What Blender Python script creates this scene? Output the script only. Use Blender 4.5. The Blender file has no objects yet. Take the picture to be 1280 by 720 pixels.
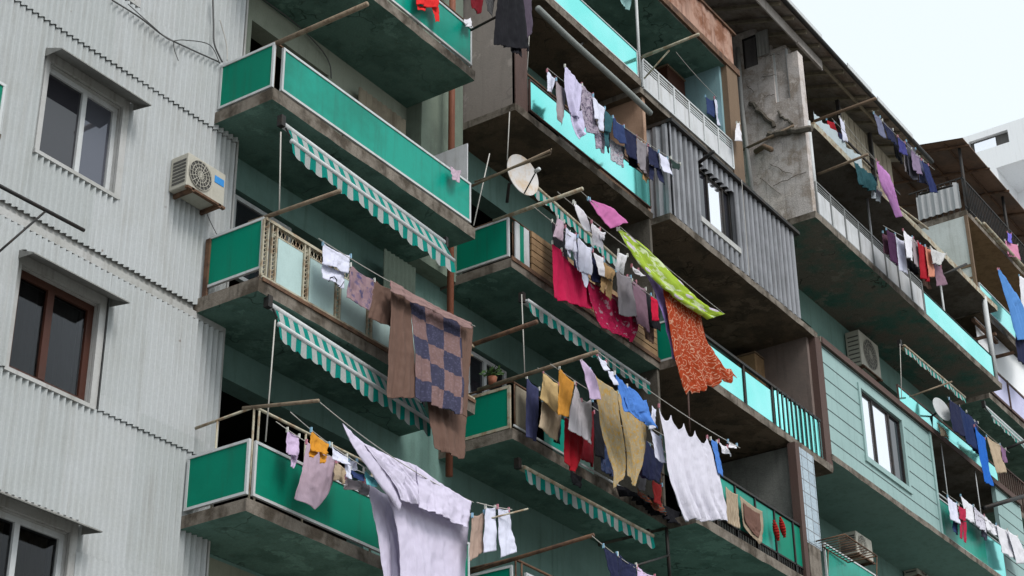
import bpy, math, random
from mathutils import Vector, Matrix, noise
random.seed(7)
sc = bpy.context.scene
COL = sc.collection
# ------------------------------------------------------------------ camera geometry
FPX = 2289.0
yaw, pitch, roll = [math.radians(a) for a in (55.9, 27.86, -0.617)]
fw = Vector((math.sin(yaw)*math.cos(pitch), math.cos(yaw)*math.cos(pitch), math.sin(pitch)))
rt = Vector((math.cos(yaw), -math.sin(yaw), 0)); up = rt.cross(fw)
RT = rt*math.cos(roll) + up*math.sin(roll); UP = -rt*math.sin(roll) + up*math.cos(roll)
def ray(u, v): return RT*((u-640)/FPX) - UP*((v-360)/FPX) + fw
def at(u, v, Y): r = ray(u, v); return r*(Y/r.y)            # point of a photo pixel on the facade-parallel plane Y
def atx(u, v, X): r = ray(u, v); return r*(X/r.x)
def X_(u, v, Y): return at(u, v, Y).x
def Z_(u, v, Y): return at(u, v, Y).z
GROUND = -1.6
# ------------------------------------------------------------------ materials
MATS = {}
def newmat(name):
    m = bpy.data.materials.new(name); m.use_nodes = True
    nt = m.node_tree; nt.nodes.clear()
    out = nt.nodes.new('ShaderNodeOutputMaterial'); b = nt.nodes.new('ShaderNodeBsdfPrincipled')
    nt.links.new(b.outputs[0], out.inputs[0]); MATS[name] = m
    return m, nt, b, out
def rgb(nt, c):
    n = nt.nodes.new('ShaderNodeRGB'); n.outputs[0].default_value = (*c, 1); return n.outputs[0]
def mixc(nt, f, a, b, mode='MIX'):
    n = nt.nodes.new('ShaderNodeMix'); n.data_type = 'RGBA'; n.blend_type = mode
    if isinstance(f, (int, float)): n.inputs[0].default_value = f
    else: nt.links.new(f, n.inputs[0])
    for s, x in ((n.inputs[6], a), (n.inputs[7], b)):
        if isinstance(x, tuple): s.default_value = (*x, 1)
        else: nt.links.new(x, s)
    return n.outputs[2]
def ramp(nt, f, p0, p1, c0=(0,0,0), c1=(1,1,1)):
    n = nt.nodes.new('ShaderNodeValToRGB'); nt.links.new(f, n.inputs[0])
    e = n.color_ramp.elements; e[0].position = p0; e[1].position = p1; e[0].color = (*c0, 1); e[1].color = (*c1, 1)
    return n.outputs[0]
def noise_n(nt, vec, scale, detail=6, rough=.6):
    n = nt.nodes.new('ShaderNodeTexNoise'); n.inputs['Scale'].default_value = scale; n.inputs['Detail'].default_value = detail
    n.inputs['Roughness'].default_value = rough; nt.links.new(vec, n.inputs['Vector']); return n.outputs['Fac']
def pos(nt, sc3=(1,1,1)):
    g = nt.nodes.new('ShaderNodeNewGeometry'); mp = nt.nodes.new('ShaderNodeMapping'); mp.inputs['Scale'].default_value = sc3
    nt.links.new(g.outputs['Position'], mp.inputs[0]); return mp.outputs[0]
def bump(nt, b, h, s=.3, d=.02):
    n = nt.nodes.new('ShaderNodeBump'); n.inputs['Strength'].default_value = s; n.inputs['Distance'].default_value = d
    nt.links.new(h, n.inputs['Height']); nt.links.new(n.outputs[0], b.inputs['Normal'])
def surf(name, base, c2=None, dirt=(.05,.045,.04), patch=.5, streak=.4, rough=.8, metal=0, scale=1.2, bmp=.3, spec=.3, fine=.15, sth=(.52,.74), crack=0):
    """weathered surface: base colour, larger patches of c2, vertical run-off stains of dirt"""
    m, nt, b, out = newmat(name)
    p = pos(nt); n1 = noise_n(nt, p, scale, 8, .65)
    col = base
    if c2: col = mixc(nt, mixf(nt, ramp(nt, n1, .46, .6), patch), base, c2)
    ps = pos(nt, (9, 9, .8)); n2 = noise_n(nt, ps, 1.0, 5, .6)
    col = mixc(nt, mixf(nt, ramp(nt, n2, *sth), streak), col, dirt)
    if crack:
        pw = nt.nodes.new('ShaderNodeVectorMath'); pw.operation = 'ADD'; nz = nt.nodes.new('ShaderNodeTexNoise'); nz.inputs['Scale'].default_value = 2.5; nt.links.new(p, nz.inputs['Vector']); nt.links.new(nz.outputs['Color'], pw.inputs[0]); nt.links.new(p, pw.inputs[1])
        vc = nt.nodes.new('ShaderNodeTexVoronoi'); vc.feature = 'DISTANCE_TO_EDGE'; vc.inputs['Scale'].default_value = .75; nt.links.new(pw.outputs[0], vc.inputs['Vector'])
        k = nt.nodes.new('ShaderNodeMath'); k.operation = 'MULTIPLY'; nt.links.new(ramp(nt, vc.outputs['Distance'], .006, .016, (1,1,1), (0,0,0)), k.inputs[0]); nt.links.new(ramp(nt, noise_n(nt, p, .9, 3), .45, .6), k.inputs[1])
        col = mixc(nt, mixf(nt, k.outputs[0], crack), col, tuple(x*.25 for x in base))
        col = mixc(nt, mixf(nt, ramp(nt, noise_n(nt, p, 1.1, 9, .75), .56, .60), .55), col, tuple(min(1, x*1.5+.02) for x in base))
    n3 = noise_n(nt, p, 40, 4, .7)
    col = mixc(nt, fine, col, ramp(nt, n3, .3, .7, (.25,.25,.25), (1,1,1)), 'MULTIPLY')
    nt.links.new(col, b.inputs['Base Color']); b.inputs['Roughness'].default_value = rough; b.inputs['Metallic'].default_value = metal
    b.inputs['Specular IOR Level'].default_value = spec
    if bmp: bump(nt, b, noise_n(nt, p, 25, 6, .7), bmp)
    return m
def mixf(nt, f, k):
    n = nt.nodes.new('ShaderNodeMath'); n.operation = 'MULTIPLY'; nt.links.new(f, n.inputs[0]); n.inputs[1].default_value = k; return n.outputs[0]

SIDING = surf('asbestos_siding', (.435,.455,.465), (.395,.41,.405), (.22,.20,.17), .5, .28, .85, 0, 1.1, .15)
def sheet_tint(m, w=1.06):
    nt = m.node_tree; b = [n for n in nt.nodes if n.type == 'BSDF_PRINCIPLED'][0]; src = b.inputs['Base Color'].links[0].from_socket
    g = nt.nodes.new('ShaderNodeNewGeometry'); sp = nt.nodes.new('ShaderNodeSeparateXYZ'); nt.links.new(g.outputs['Position'], sp.inputs[0]); cb = nt.nodes.new('ShaderNodeCombineXYZ')
    for k, ww in ((0, w), (2, 1.75)):
        q = nt.nodes.new('ShaderNodeMath'); q.operation = 'DIVIDE'; q.inputs[1].default_value = ww; nt.links.new(sp.outputs[k], q.inputs[0])
        f = nt.nodes.new('ShaderNodeMath'); f.operation = 'FLOOR'; nt.links.new(q.outputs[0], f.inputs[0]); nt.links.new(f.outputs[0], cb.inputs[k])
    wn = nt.nodes.new('ShaderNodeTexWhiteNoise'); nt.links.new(cb.outputs[0], wn.inputs['Vector'])
    c = mixc(nt, 1.0, src, ramp(nt, wn.outputs['Value'], 0, 1, (.90,.91,.90), (1,1,1)), 'MULTIPLY')
    # fixing nails with small rust spots, one row per half metre
    pm = nt.nodes.new('ShaderNodeMapping'); pm.inputs['Scale'].default_value = (1/.46, 0, 1/.58); nt.links.new(g.outputs['Position'], pm.inputs[0])
    v = nt.nodes.new('ShaderNodeTexVoronoi'); v.inputs['Scale'].default_value = 1; v.inputs['Randomness'].default_value = .25; nt.links.new(pm.outputs[0], v.inputs['Vector'])
    c = mixc(nt, ramp(nt, v.outputs['Distance'], .02, .045, (.8,.8,.8), (0,0,0)), c, (.10,.06,.04))
    nt.links.new(c, b.inputs['Base Color'])
sheet_tint(SIDING)
SIDECAP = surf('siding_trim', (.42,.42,.415), (.32,.32,.30), (.12,.1,.08), .6, .5)
TEAL = surf('teal_wall_paint', (.16,.275,.245), (.12,.215,.19), (.05,.07,.055), .6, .35, .8)
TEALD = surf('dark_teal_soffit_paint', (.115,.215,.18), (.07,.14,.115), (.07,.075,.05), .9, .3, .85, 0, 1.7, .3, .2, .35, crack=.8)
GREYG = surf('grey_green_wall', (.20,.25,.20), (.14,.17,.14), (.05,.05,.04), .6, .3, .9)
CONC = surf('weathered_concrete', (.22,.19,.16), (.075,.06,.045), (.03,.025,.02), .95, .65, .9, 0, 2.5, .6, .2, .4)
CONCD = surf('dark_concrete', (.15,.135,.115), (.07,.055,.04), (.03,.03,.02), .7, .5, .95, 0, 1.5, .5, .2, .4)
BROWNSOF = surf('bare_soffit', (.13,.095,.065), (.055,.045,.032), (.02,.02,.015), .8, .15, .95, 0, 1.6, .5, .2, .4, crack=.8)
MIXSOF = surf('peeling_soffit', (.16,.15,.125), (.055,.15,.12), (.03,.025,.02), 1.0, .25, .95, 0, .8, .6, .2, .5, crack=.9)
BEIGE = surf('grey_beige_render', (.26,.225,.205), (.20,.175,.16), (.10,.08,.07), .5, .25, .9, 0, 1.0, .2, crack=.4)
PLASTER = surf('crumbling_plaster', (.62,.57,.55), (.33,.27,.22), (.11,.09,.075), .85, .5, .95, 0, 2.2, .7, .2, .5, crack=.35)
PILLAR = surf('brown_pillar', (.17,.115,.075), (.12,.085,.06), (.08,.05,.03), .6, .4, .9)
REDBROWN = surf('red_brown_post', (.085,.05,.042), (.09,.06,.05), (.03,.02,.02), .6, .4, .8)
RUST = surf('rusty_sheet', (.42,.26,.20), (.20,.075,.035), (.09,.035,.02), .9, .6, .8, .2, 2.0, .4)
RUSTIRON = surf('rusty_iron', (.16,.09,.055), (.07,.04,.03), (.03,.02,.015), .8, .3, .8, .3, 6, .4)
IRON = surf('dark_iron', (.03,.03,.03), (.06,.04,.03), (.02,.02,.02), .5, .2, .6, .5, 6, .2)
POLE = surf('weathered_pole', (.24,.185,.13), (.14,.09,.06), (.08,.05,.03), .8, .3, .7, .2, 8, .3)
PIPE = surf('orange_drain_pipe', (.22,.075,.04), (.15,.055,.035), (.08,.03,.02), .6, .4, .7)
WHITEM = surf('white_painted_metal', (.52,.54,.55), (.45,.46,.47), (.22,.17,.12), .4, .35, .45, 0, 5, .1)
CREAM = surf('cream_painted_iron', (.42,.39,.30), (.25,.15,.08), (.10,.06,.03), .8, .4, .6, 0, 7, .2)
FROST = surf('pale_aqua_panel', (.42,.56,.55), (.34,.46,.45), (.2,.2,.15), .5, .3, .35, 0, 2, .05)
WPANEL = surf('white_fibre_panel', (.55,.56,.58), (.45,.46,.47), (.22,.2,.17), .5, .5, .5, 0, 3, .05)
GREEN = surf('green_panel_dark_reflection', (.0,.20,.125), (.0,.16,.10), (.02,.085,.055), .6, .35, .5, 0, .9, .03, .12, .1)  # panel green darkened to stand for the darker surroundings the panels reflect
GREENMID = surf('teal_panel_mid_reflection', (.0,.27,.20), (.0,.17,.12), (.015,.09,.065), .8, .35, .35, .0, .45, .03, .2, .1)  # in-between tone and patches stand for sky partly reflected in the panels
TARP = surf('black_corrugated', (.02,.02,.02), None, (.01,.01,.01), 0, .1)
METCOR = surf('zinc_corrugated', (.25,.255,.275), (.14,.145,.155), (.06,.05,.05), .5, .45, .5, .2, 1.4, .1)
BOARD = surf('blue_green_siding', (.27,.40,.39), (.23,.35,.34), (.12,.17,.17), .5, .3, .6, 0, .9, .05, .3, .12)
WOOD = surf('bare_planks', (.30,.19,.10), (.2,.12,.06), (.09,.05,.025), .7, .4, .8, 0, 3, .3)
BROWNWOOD = surf('brown_window_wood', (.06,.018,.01), (.045,.018,.01), (.03,.015,.01), .5, .3, .5)
OLDBOARD = surf('old_beige_boards', (.27,.235,.175), (.18,.15,.11), (.08,.06,.04), .7, .6, .85, 0, 2, .3)
ROOFM = surf('old_roof_sheet', (.30,.26,.23), (.18,.13,.10), (.04,.03,.025), .8, .5, .8, .1, 2, .3)
FASCIA = surf('fascia_boards', (.33,.30,.28), (.22,.19,.17), (.1,.08,.07), .7, .5, .8)
JOINT = surf('dark_joint_board', (.07,.10,.10))  # dark strips for the joints between boards
DARK = surf('interior_shade', (.018,.017,.016), (.03,.028,.025), (.01,.01,.01), .5, .2, .95, 0, 1, .1)  # near-black colour stands in for the shade of unlit rooms and recesses
PEACH = surf('peach_interior', (.42,.27,.19), (.3,.18,.12), (.1,.06,.04), .6, .3)
BLUEWALL = surf('light_blue_paint', (.20,.33,.36), (.25,.4,.44), (.12,.14,.13), .5, .3)
ACW = surf('ac_casing', (.45,.43,.37), (.36,.34,.29), (.2,.15,.1), .5, .3, .5, 0, 4, .05)
ACG = surf('ac_grille_dark', (.09,.085,.08), (.06,.06,.055), (.03,.03,.03), .5, .2, .5)
STICK = surf('blue_sticker', (.04,.25,.62), (.05,.3,.65), (.05,.2,.4), .3, .1, .4)
CORD = surf('pale_cord', (.45,.43,.40), None, (.2,.2,.2), 0, .2)
CABLE = surf('grey_cable', (.10,.10,.10), None, (.05,.05,.05), 0, .2)
WBUILD = surf('white_render', (.90,.91,.93), (.86,.87,.89), (.5,.5,.5), .4, .2, .8, 0, .1, .02)
ASPH = surf('courtyard_concrete', (.20,.195,.18), (.16,.155,.145), (.03,.03,.03), .6, .1, .95, 0, .5, .3)
TILE = None
def cyan_mat():
    m, nt, b, out = newmat('cyan_glazed_panel')
    p = pos(nt); n = noise_n(nt, p, .9, 4, .5)
    col = mixc(nt, ramp(nt, n, .35, .65), (.20,.80,.74), (.33,.88,.84))
    nt.links.new(col, b.inputs['Base Color']); b.inputs['Metallic'].default_value = .85; b.inputs['Roughness'].default_value = .1
    bump(nt, b, noise_n(nt, p, 2.0, 2, .5), .08, .02)
    return m
CYAN = cyan_mat()
def tile_mat():
    m, nt, b, out = newmat('glass_block')
    p = pos(nt, (1,1,1)); br = nt.nodes.new('ShaderNodeTexBrick')
    sw = nt.nodes.new('ShaderNodeSeparateXYZ'); cb = nt.nodes.new('ShaderNodeCombineXYZ')
    nt.links.new(p, sw.inputs[0]); nt.links.new(sw.outputs[0], cb.inputs[0]); nt.links.new(sw.outputs[2], cb.inputs[1])
    nt.links.new(cb.outputs[0], br.inputs['Vector']); br.inputs['Scale'].default_value = 1; br.offset = 0
    br.inputs['Brick Width'].default_value = .24; br.inputs['Row Height'].default_value = .24; br.inputs['Mortar Size'].default_value = .012
    br.inputs['Color1'].default_value = (.25,.32,.38,1); br.inputs['Color2'].default_value = (.34,.42,.48,1); br.inputs['Mortar'].default_value = (.10,.11,.12,1)
    nt.links.new(br.outputs[0], b.inputs['Base Color']); b.inputs['Roughness'].default_value = .2
    bump(nt, b, noise_n(nt, p, 18, 2, .5), .5, .03)
    return m
TILE = tile_mat()
def glass_mat(name, tint, fac, rough=.03):
    m, nt, b, out = newmat(name)
    b.inputs['Base Color'].default_value = (*tint, 1); b.inputs['Metallic'].default_value = fac; b.inputs['Roughness'].default_value = rough
    b.inputs['Specular IOR Level'].default_value = .8
    bump(nt, b, noise_n(nt, pos(nt), 1.3, 2, .5), .05, .02)
    return m
GLASSD = glass_mat('dark_window_glass', (.02,.02,.026), .05)
GLASSR = glass_mat('reflecting_window_glass', (.10,.105,.13), .5)
GLASSB = glass_mat('bright_window_glass', (.92,.92,.97), .92, .06)
def pane_mat():
    m, nt, b, out = newmat('clear_window_pane')
    tr = nt.nodes.new('ShaderNodeBsdfTransparent'); tr.inputs[0].default_value = (.5,.51,.53,1)
    gl = nt.nodes.new('ShaderNodeBsdfGlossy'); gl.inputs['Roughness'].default_value = .03
    fr = nt.nodes.new('ShaderNodeFresnel'); fr.inputs[0].default_value = 1.32
    mx = nt.nodes.new('ShaderNodeMixShader'); nt.links.new(fr.outputs[0], mx.inputs[0]); nt.links.new(tr.outputs[0], mx.inputs[1]); nt.links.new(gl.outputs[0], mx.inputs[2])
    nt.links.new(mx.outputs[0], out.inputs[0]); return m
PANE = pane_mat()

CM = {}
def clothmat(c1, kind='plain', c2=(.5,.5,.5), c3=(.1,.1,.3), sx=8, sy=8, trans=.18):
    key = (c1, kind, c2, c3, sx, sy)
    if key in CM: return CM[key]
    m, nt, b, out = newmat('fabric_' + kind + '_%d' % len(CM))
    uv = nt.nodes.new('ShaderNodeUVMap'); uv.uv_map = 'UVMap'
    mp = nt.nodes.new('ShaderNodeMapping'); mp.inputs['Scale'].default_value = (sx, sy, 1); nt.links.new(uv.outputs[0], mp.inputs[0]); v = mp.outputs[0]
    col = c1
    if kind == 'stripes':
        w = nt.nodes.new('ShaderNodeTexWave'); w.inputs['Scale'].default_value = .3183; nt.links.new(v, w.inputs[0])
        col = mixc(nt, ramp(nt, w.outputs['Fac'], .48, .52), c1, c2)
    elif kind == 'check':
        ch = nt.nodes.new('ShaderNodeTexChecker'); ch.inputs['Scale'].default_value = 1; nt.links.new(v, ch.inputs[0])
        ch.inputs[1].default_value = (*c1, 1); ch.inputs[2].default_value = (*c2, 1)
        n = noise_n(nt, v, 1.3, 3); col = mixc(nt, ramp(nt, n, .5, .62), ch.outputs[0], c3)
    elif kind == 'patchwork':
        ch = nt.nodes.new('ShaderNodeTexChecker'); ch.inputs['Scale'].default_value = 1; nt.links.new(v, ch.inputs[0])
        vv = nt.nodes.new('ShaderNodeTexVoronoi'); vv.inputs['Scale'].default_value = 9; nt.links.new(v, vv.inputs['Vector'])
        a = mixc(nt, ramp(nt, vv.outputs[0], .2, .5), c2, c1)
        bb = mixc(nt, ramp(nt, vv.outputs[0], .15, .45), (.085,.085,.15), c3)
        col = mixc(nt, ch.outputs['Fac'], a, bb)
    elif kind == 'plaid':
        for ax, rot in ((0, 0), (1, math.pi/2)):
            w = nt.nodes.new('ShaderNodeTexWave'); w.inputs['Scale'].default_value = .3; w.bands_direction = 'XY'[ax]; nt.links.new(v, w.inputs[0])
            col = mixc(nt, mixf(nt, ramp(nt, w.outputs['Fac'], .5, .7), .55), col, c2 if ax == 0 else c3)
    elif kind in ('floral', 'rings', 'print'):
        vo = nt.nodes.new('ShaderNodeTexVoronoi'); vo.inputs['Scale'].default_value = 1; nt.links.new(v, vo.inputs['Vector'])
        d = vo.outputs['Distance']
        if kind == 'rings':
            w = nt.nodes.new('ShaderNodeMath'); w.operation = 'SINE'; q = mixf(nt, d, 13); nt.links.new(q, w.inputs[0])
            n = noise_n(nt, v, 2.5, 4); col = mixc(nt, mixf(nt, ramp(nt, w.outputs[0], .6, .95), .8), c1, c2); col = mixc(nt, mixf(nt, ramp(nt, n, .5, .6), .55), col, c3)
        elif kind == 'floral':
            n = noise_n(nt, v, 1.0, 3); col = mixc(nt, ramp(nt, n, .53, .57), c1, c2); col = mixc(nt, ramp(nt, d, .26, .3, (1,1,1), (0,0,0)), col, c3)
        else:
            n = noise_n(nt, v, 2.0, 5, .7); col = mixc(nt, ramp(nt, n, .5, .56), c1, c2); col = mixc(nt, ramp(nt, noise_n(nt, v, 3.1, 3), .58, .62), col, c3)
    p = pos(nt); n = noise_n(nt, p, 6, 5, .6)
    col = mixc(nt, .18, col, ramp(nt, n, .25, .75, (.55,.55,.55), (1,1,1)), 'MULTIPLY')
    nt.links.new(col, b.inputs['Base Color']) if not isinstance(col, tuple) else None
    b.inputs['Roughness'].default_value = .9; b.inputs['Specular IOR Level'].default_value = .15
    pc = nt.nodes.new('ShaderNodeMapping'); pc.inputs['Scale'].default_value = (11, 11, 3.2); pc.inputs['Rotation'].default_value = (0, .25, 0); nt.links.new(p, pc.inputs[0])
    bump(nt, b, noise_n(nt, pc.outputs[0], 1.0, 6, .6), .75, .035)
    tl = nt.nodes.new('ShaderNodeBsdfTranslucent'); nt.links.new(col, tl.inputs[0])
    mx = nt.nodes.new('ShaderNodeMixShader'); mx.inputs[0].default_value = trans
    nt.links.new(b.outputs[0], mx.inputs[1]); nt.links.new(tl.outputs[0], mx.inputs[2]); nt.links.new(mx.outputs[0], out.inputs[0])
    CM[key] = m; return m
# ------------------------------------------------------------------ mesh builder
SPLIT = {'plaster_crack','corner_post','post','trim_strip','window_casing','edge_angle','beam','parapet_panel_strip','door_leaf','bracket','torn_ledge'}
class MB:
    def __init__(s): s.v = []; s.f = []; s.m = []; s.uv = {}
    def face(s, pts, mi=0, uv=None):
        i = len(s.v); s.v += [tuple(p) for p in pts]; s.f.append(tuple(range(i, i+len(pts)))); s.m.append(mi)
        if uv: s.uv[len(s.f)-1] = uv
    def box(s, x0, x1, y0, y1, z0, z1, mi=0, mb=None):
        if x0 > x1: x0, x1 = x1, x0
        if y0 > y1: y0, y1 = y1, y0
        if z0 > z1: z0, z1 = z1, z0
        i = len(s.v)
        s.v += [(x0,y0,z0),(x1,y0,z0),(x1,y1,z0),(x0,y1,z0),(x0,y0,z1),(x1,y0,z1),(x1,y1,z1),(x0,y1,z1)]
        for k, q in enumerate(((0,3,2,1),(4,5,6,7),(0,1,5,4),(1,2,6,5),(2,3,7,6),(3,0,4,7))):
            s.f.append(tuple(i+a for a in q)); s.m.append(mb if (k == 0 and mb is not None) else mi)
        return s
    def bar(s, p, q, w, h=None, mi=0):
        """square bar between two points"""
        h = h or w; p = Vector(p); q = Vector(q); d = (q-p).normalized()
        a = d.cross(Vector((0,0,1)))
        if a.length < .1: a = Vector((1,0,0))
        a.normalize(); b = d.cross(a).normalized(); a = a*w/2; b = b*h/2
        i = len(s.v)
        for c in (p, q): s.v += [tuple(c+a+b), tuple(c-a+b), tuple(c-a-b), tuple(c+a-b)]
        for q4 in ((0,1,2,3),(7,6,5,4),(0,4,5,1),(1,5,6,2),(2,6,7,3),(3,7,4,0)): s.f.append(tuple(i+k for k in q4)); s.m.append(mi)
        return s
    def tube(s, pts, r, n=8, mi=0, r1=None):
        pts = [Vector(p) for p in pts]; base = len(s.v); N = len(pts)
        for k, p in enumerate(pts):
            d = (pts[min(k+1, N-1)] - pts[max(k-1, 0)]).normalized()
            a = d.cross(Vector((0,0,1)))
            if a.length < .05: a = Vector((1,0,0))
            a.normalize(); b = d.cross(a).normalized(); rr = r if r1 is None else r + (r1-r)*k/(N-1)
            for j in range(n):
                t = 2*math.pi*j/n; s.v.append(tuple(p + a*rr*math.cos(t) + b*rr*math.sin(t)))
        for k in range(N-1):
            for j in range(n):
                j2 = (j+1) % n; s.f.append((base+k*n+j, base+k*n+j2, base+(k+1)*n+j2, base+(k+1)*n+j)); s.m.append(mi)
        s.f.append(tuple(base+j for j in range(n))[::-1]); s.m.append(mi)
        s.f.append(tuple(base+(N-1)*n+j for j in range(n))); s.m.append(mi)
        return s
    def corr(s, x0, x1, Y, z0, z1, pitch, amp, trap=False, mi=0, th=.012, axis='x', seg=6):
        """corrugated sheet facing -Y (or facing -X at plane Y when axis='y'), with visible lower lip"""
        n = max(2, int(round((x1-x0)/pitch*seg))); top = []; bot = []; bk = []
        for i in range(n+1):
            x = x0 + (x1-x0)*i/n; ph = x/pitch % 1
            if trap: h = amp*max(-1, min(1, 3.2*(math.sin(2*math.pi*ph)+.35)))
            else: h = amp*math.sin(2*math.pi*ph)
            h += .004*noise.noise(Vector((x*2.1, z0, 1)))
            P = (lambda a, z, o: (a, Y-h+o, z)) if axis == 'x' else (lambda a, z, o: (Y-h+o, a, z))
            top.append(P(x, z1, 0)); bot.append(P(x, z0, 0)); bk.append((P(x, z0, th), P(x, z1, th)))
        b = len(s.v); s.v += bot + top + [q[0] for q in bk] + [q[1] for q in bk] + bot + [q[0] for q in bk]; k = n+1
        for i in range(n):
            s.f.append((b+i, b+i+1, b+k+i+1, b+k+i)); s.m.append(mi)
            s.f.append((b+4*k+i+1, b+4*k+i, b+5*k+i, b+5*k+i+1)); s.m.append(mi)
            s.f.append((b+2*k+i+1, b+2*k+i, b+3*k+i, b+3*k+i+1)); s.m.append(mi)
        return s
    def parts(s):
        par = list(range(len(s.v)))
        def f(a):
            while par[a] != a: par[a] = par[par[a]]; a = par[a]
            return a
        for q in s.f:
            for k in q[1:]: par[f(k)] = f(q[0])
        groups = {}
        for fi, q in enumerate(s.f): groups.setdefault(f(q[0]), []).append(fi)
        out = []
        for fis in groups.values():
            m = MB(); mp = {}
            for fi in fis:
                idx = []
                for a in s.f[fi]:
                    if a not in mp: mp[a] = len(m.v); m.v.append(s.v[a])
                    idx.append(mp[a])
                m.f.append(tuple(idx)); m.m.append(s.m[fi])
            out.append(m)
        return out
    def build(s, name, mats, parent=None, smooth=False, bevel=0):
        if name in SPLIT:
            ps = s.parts()
            if len(ps) > 1:
                for p in ps: o = p.build(name, mats, parent, smooth, bevel)
                return o
        me = bpy.data.meshes.new(name); me.from_pydata(s.v, [], s.f); me.update()
        if not isinstance(mats, (list, tuple)): mats = [mats]
        for m in mats: me.materials.append(m)
        me.polygons.foreach_set('material_index', s.m)
        if s.uv:
            uvl = me.uv_layers.new(name='UVMap')
            for fi, uvs in s.uv.items():
                for li, u in zip(me.polygons[fi].loop_indices, uvs): uvl.data[li].uv = u
        if smooth: me.polygons.foreach_set('use_smooth', [True]*len(me.polygons))
        o = bpy.data.objects.new(name, me); COL.objects.link(o)
        if parent:
            o.parent = parent; o.matrix_parent_inverse = parent.matrix_world.inverted() if parent.type == 'EMPTY' else Matrix.Identity(4)
        if bevel:
            b = o.modifiers.new('bevel', 'BEVEL'); b.width = bevel; b.segments = 2; b.limit_method = 'ANGLE'
        return o
def tag(o, label=None, cat=None, group=None, kind=None):
    if label: o['label'] = label
    if cat: o['category'] = cat
    if group: o['group'] = group
    if kind: o['kind'] = kind
    return o
def empty(name, loc, label, cat, group=None):
    o = bpy.data.objects.new(name, None); COL.objects.link(o); o.location = loc; o.empty_display_size = .2
    o.matrix_world = Matrix.Translation(Vector(loc)); return tag(o, label, cat, group)
def setlabel(o, l): o['label'] = l; return o

# ------------------------------------------------------------------ BUILDING
BLD = empty('apartment_building', (22, 15, GROUND), 'weathered apartment block with green balconies, corrugated cladding and laundry on every floor', 'building')
YW = 14.9; YF = 13.6; YR = 13.25; YB = 13.1
F0, F1, F2, F3, F4, F5 = 7.72, 10.55, 13.36, 16.17, 18.9, 21.3
ROOFZ = 24.7
def wall(name, x0, x1, z0, z1, Y, t, holes, m, parent=BLD):
    mb = MB(); xs = sorted({x0, x1} | {h[0] for h in holes} | {h[1] for h in holes}); zs = sorted({z0, z1} | {h[2] for h in holes} | {h[3] for h in holes})
    xs = [x for x in xs if x0 <= x <= x1]; zs = [z for z in zs if z0 <= z <= z1]
    def solid(i, j):
        if i < 0 or j < 0 or i >= len(xs)-1 or j >= len(zs)-1: return None
        cx, cz = (xs[i]+xs[i+1])/2, (zs[j]+zs[j+1])/2
        return not any(h[0] < cx < h[1] and h[2] < cz < h[3] for h in holes)
    for i in range(len(xs)-1):
        for j in range(len(zs)-1):
            if not solid(i, j): continue
            a, b, c, d = xs[i], xs[i+1], zs[j], zs[j+1]
            mb.face([(a,Y,c),(b,Y,c),(b,Y,d),(a,Y,d)]); mb.face([(b,Y+t,c),(a,Y+t,c),(a,Y+t,d),(b,Y+t,d)])
            if not solid(i-1, j): mb.face([(a,Y+t,c),(a,Y,c),(a,Y,d),(a,Y+t,d)])
            if not solid(i+1, j): mb.face([(b,Y,c),(b,Y+t,c),(b,Y+t,d),(b,Y,d)])
            if not solid(i, j-1): mb.face([(a,Y+t,c),(b,Y+t,c),(b,Y,c),(a,Y,c)])
            if not solid(i, j+1): mb.face([(a,Y,d),(b,Y,d),(b,Y+t,d),(a,Y+t,d)])
    return mb.build(name, m, parent)
def window(x0, x1, z0, z1, Y, mull, fm, glass, fr=.06, label=None, curtain=None, depth=.07, ccol=(.2,.2,.19)):
    mb = MB()
    mb.box(x0, x1, Y, Y+depth, z0, z0+fr); mb.box(x0, x1, Y, Y+depth, z1-fr, z1)
    mb.box(x0, x0+fr, Y+.001, Y+depth-.001, z0+fr, z1-fr); mb.box(x1-fr, x1, Y+.001, Y+depth-.001, z0+fr, z1-fr)
    for k in mull: mb.box(k-fr*.55, k+fr*.55, Y-.006, Y+depth-.002, z0+fr, z1-fr)
    w = mb.build('window', fm, BLD)
    if label: w['label'] = label
    ks = [x0+fr] + sorted(mull) + [x1-fr]
    for a, b in zip(ks[:-1], ks[1:]):
        g = glass if not isinstance(glass, list) else glass[ks.index(a)]
        MB().box(a+.01, b-.01, Y+.03, Y+.036, z0+fr-.01, z1-fr+.01).build('pane', g, w)
    if curtain:
        for (a, b) in curtain:
            c = MB(); n = 40
            for i in range(n):
                xa, xb = a+(b-a)*i/n, a+(b-a)*(i+1)/n
                ya, yb = Y+.16+.025*math.sin(i*1.1), Y+.16+.025*math.sin((i+1)*1.1)
                c.face([(xa,ya,z0+.02),(xb,yb,z0+.02),(xb,yb,z1-.05),(xa,ya,z1-.05)])
            c.build('curtain', clothmat(ccol), w, True)
    return w
# body: rear wall, floors, ends (rooms behind the openings, coloured near-black for their shade)
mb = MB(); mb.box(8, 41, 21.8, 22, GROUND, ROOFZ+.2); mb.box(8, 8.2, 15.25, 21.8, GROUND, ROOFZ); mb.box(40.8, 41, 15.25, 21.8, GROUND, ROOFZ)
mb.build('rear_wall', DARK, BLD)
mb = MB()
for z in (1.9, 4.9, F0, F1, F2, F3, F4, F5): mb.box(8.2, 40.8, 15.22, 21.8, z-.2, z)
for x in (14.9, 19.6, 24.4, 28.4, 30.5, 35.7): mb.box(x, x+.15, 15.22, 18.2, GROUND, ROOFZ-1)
mb.build('room_floors', DARK, BLD)

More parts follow.
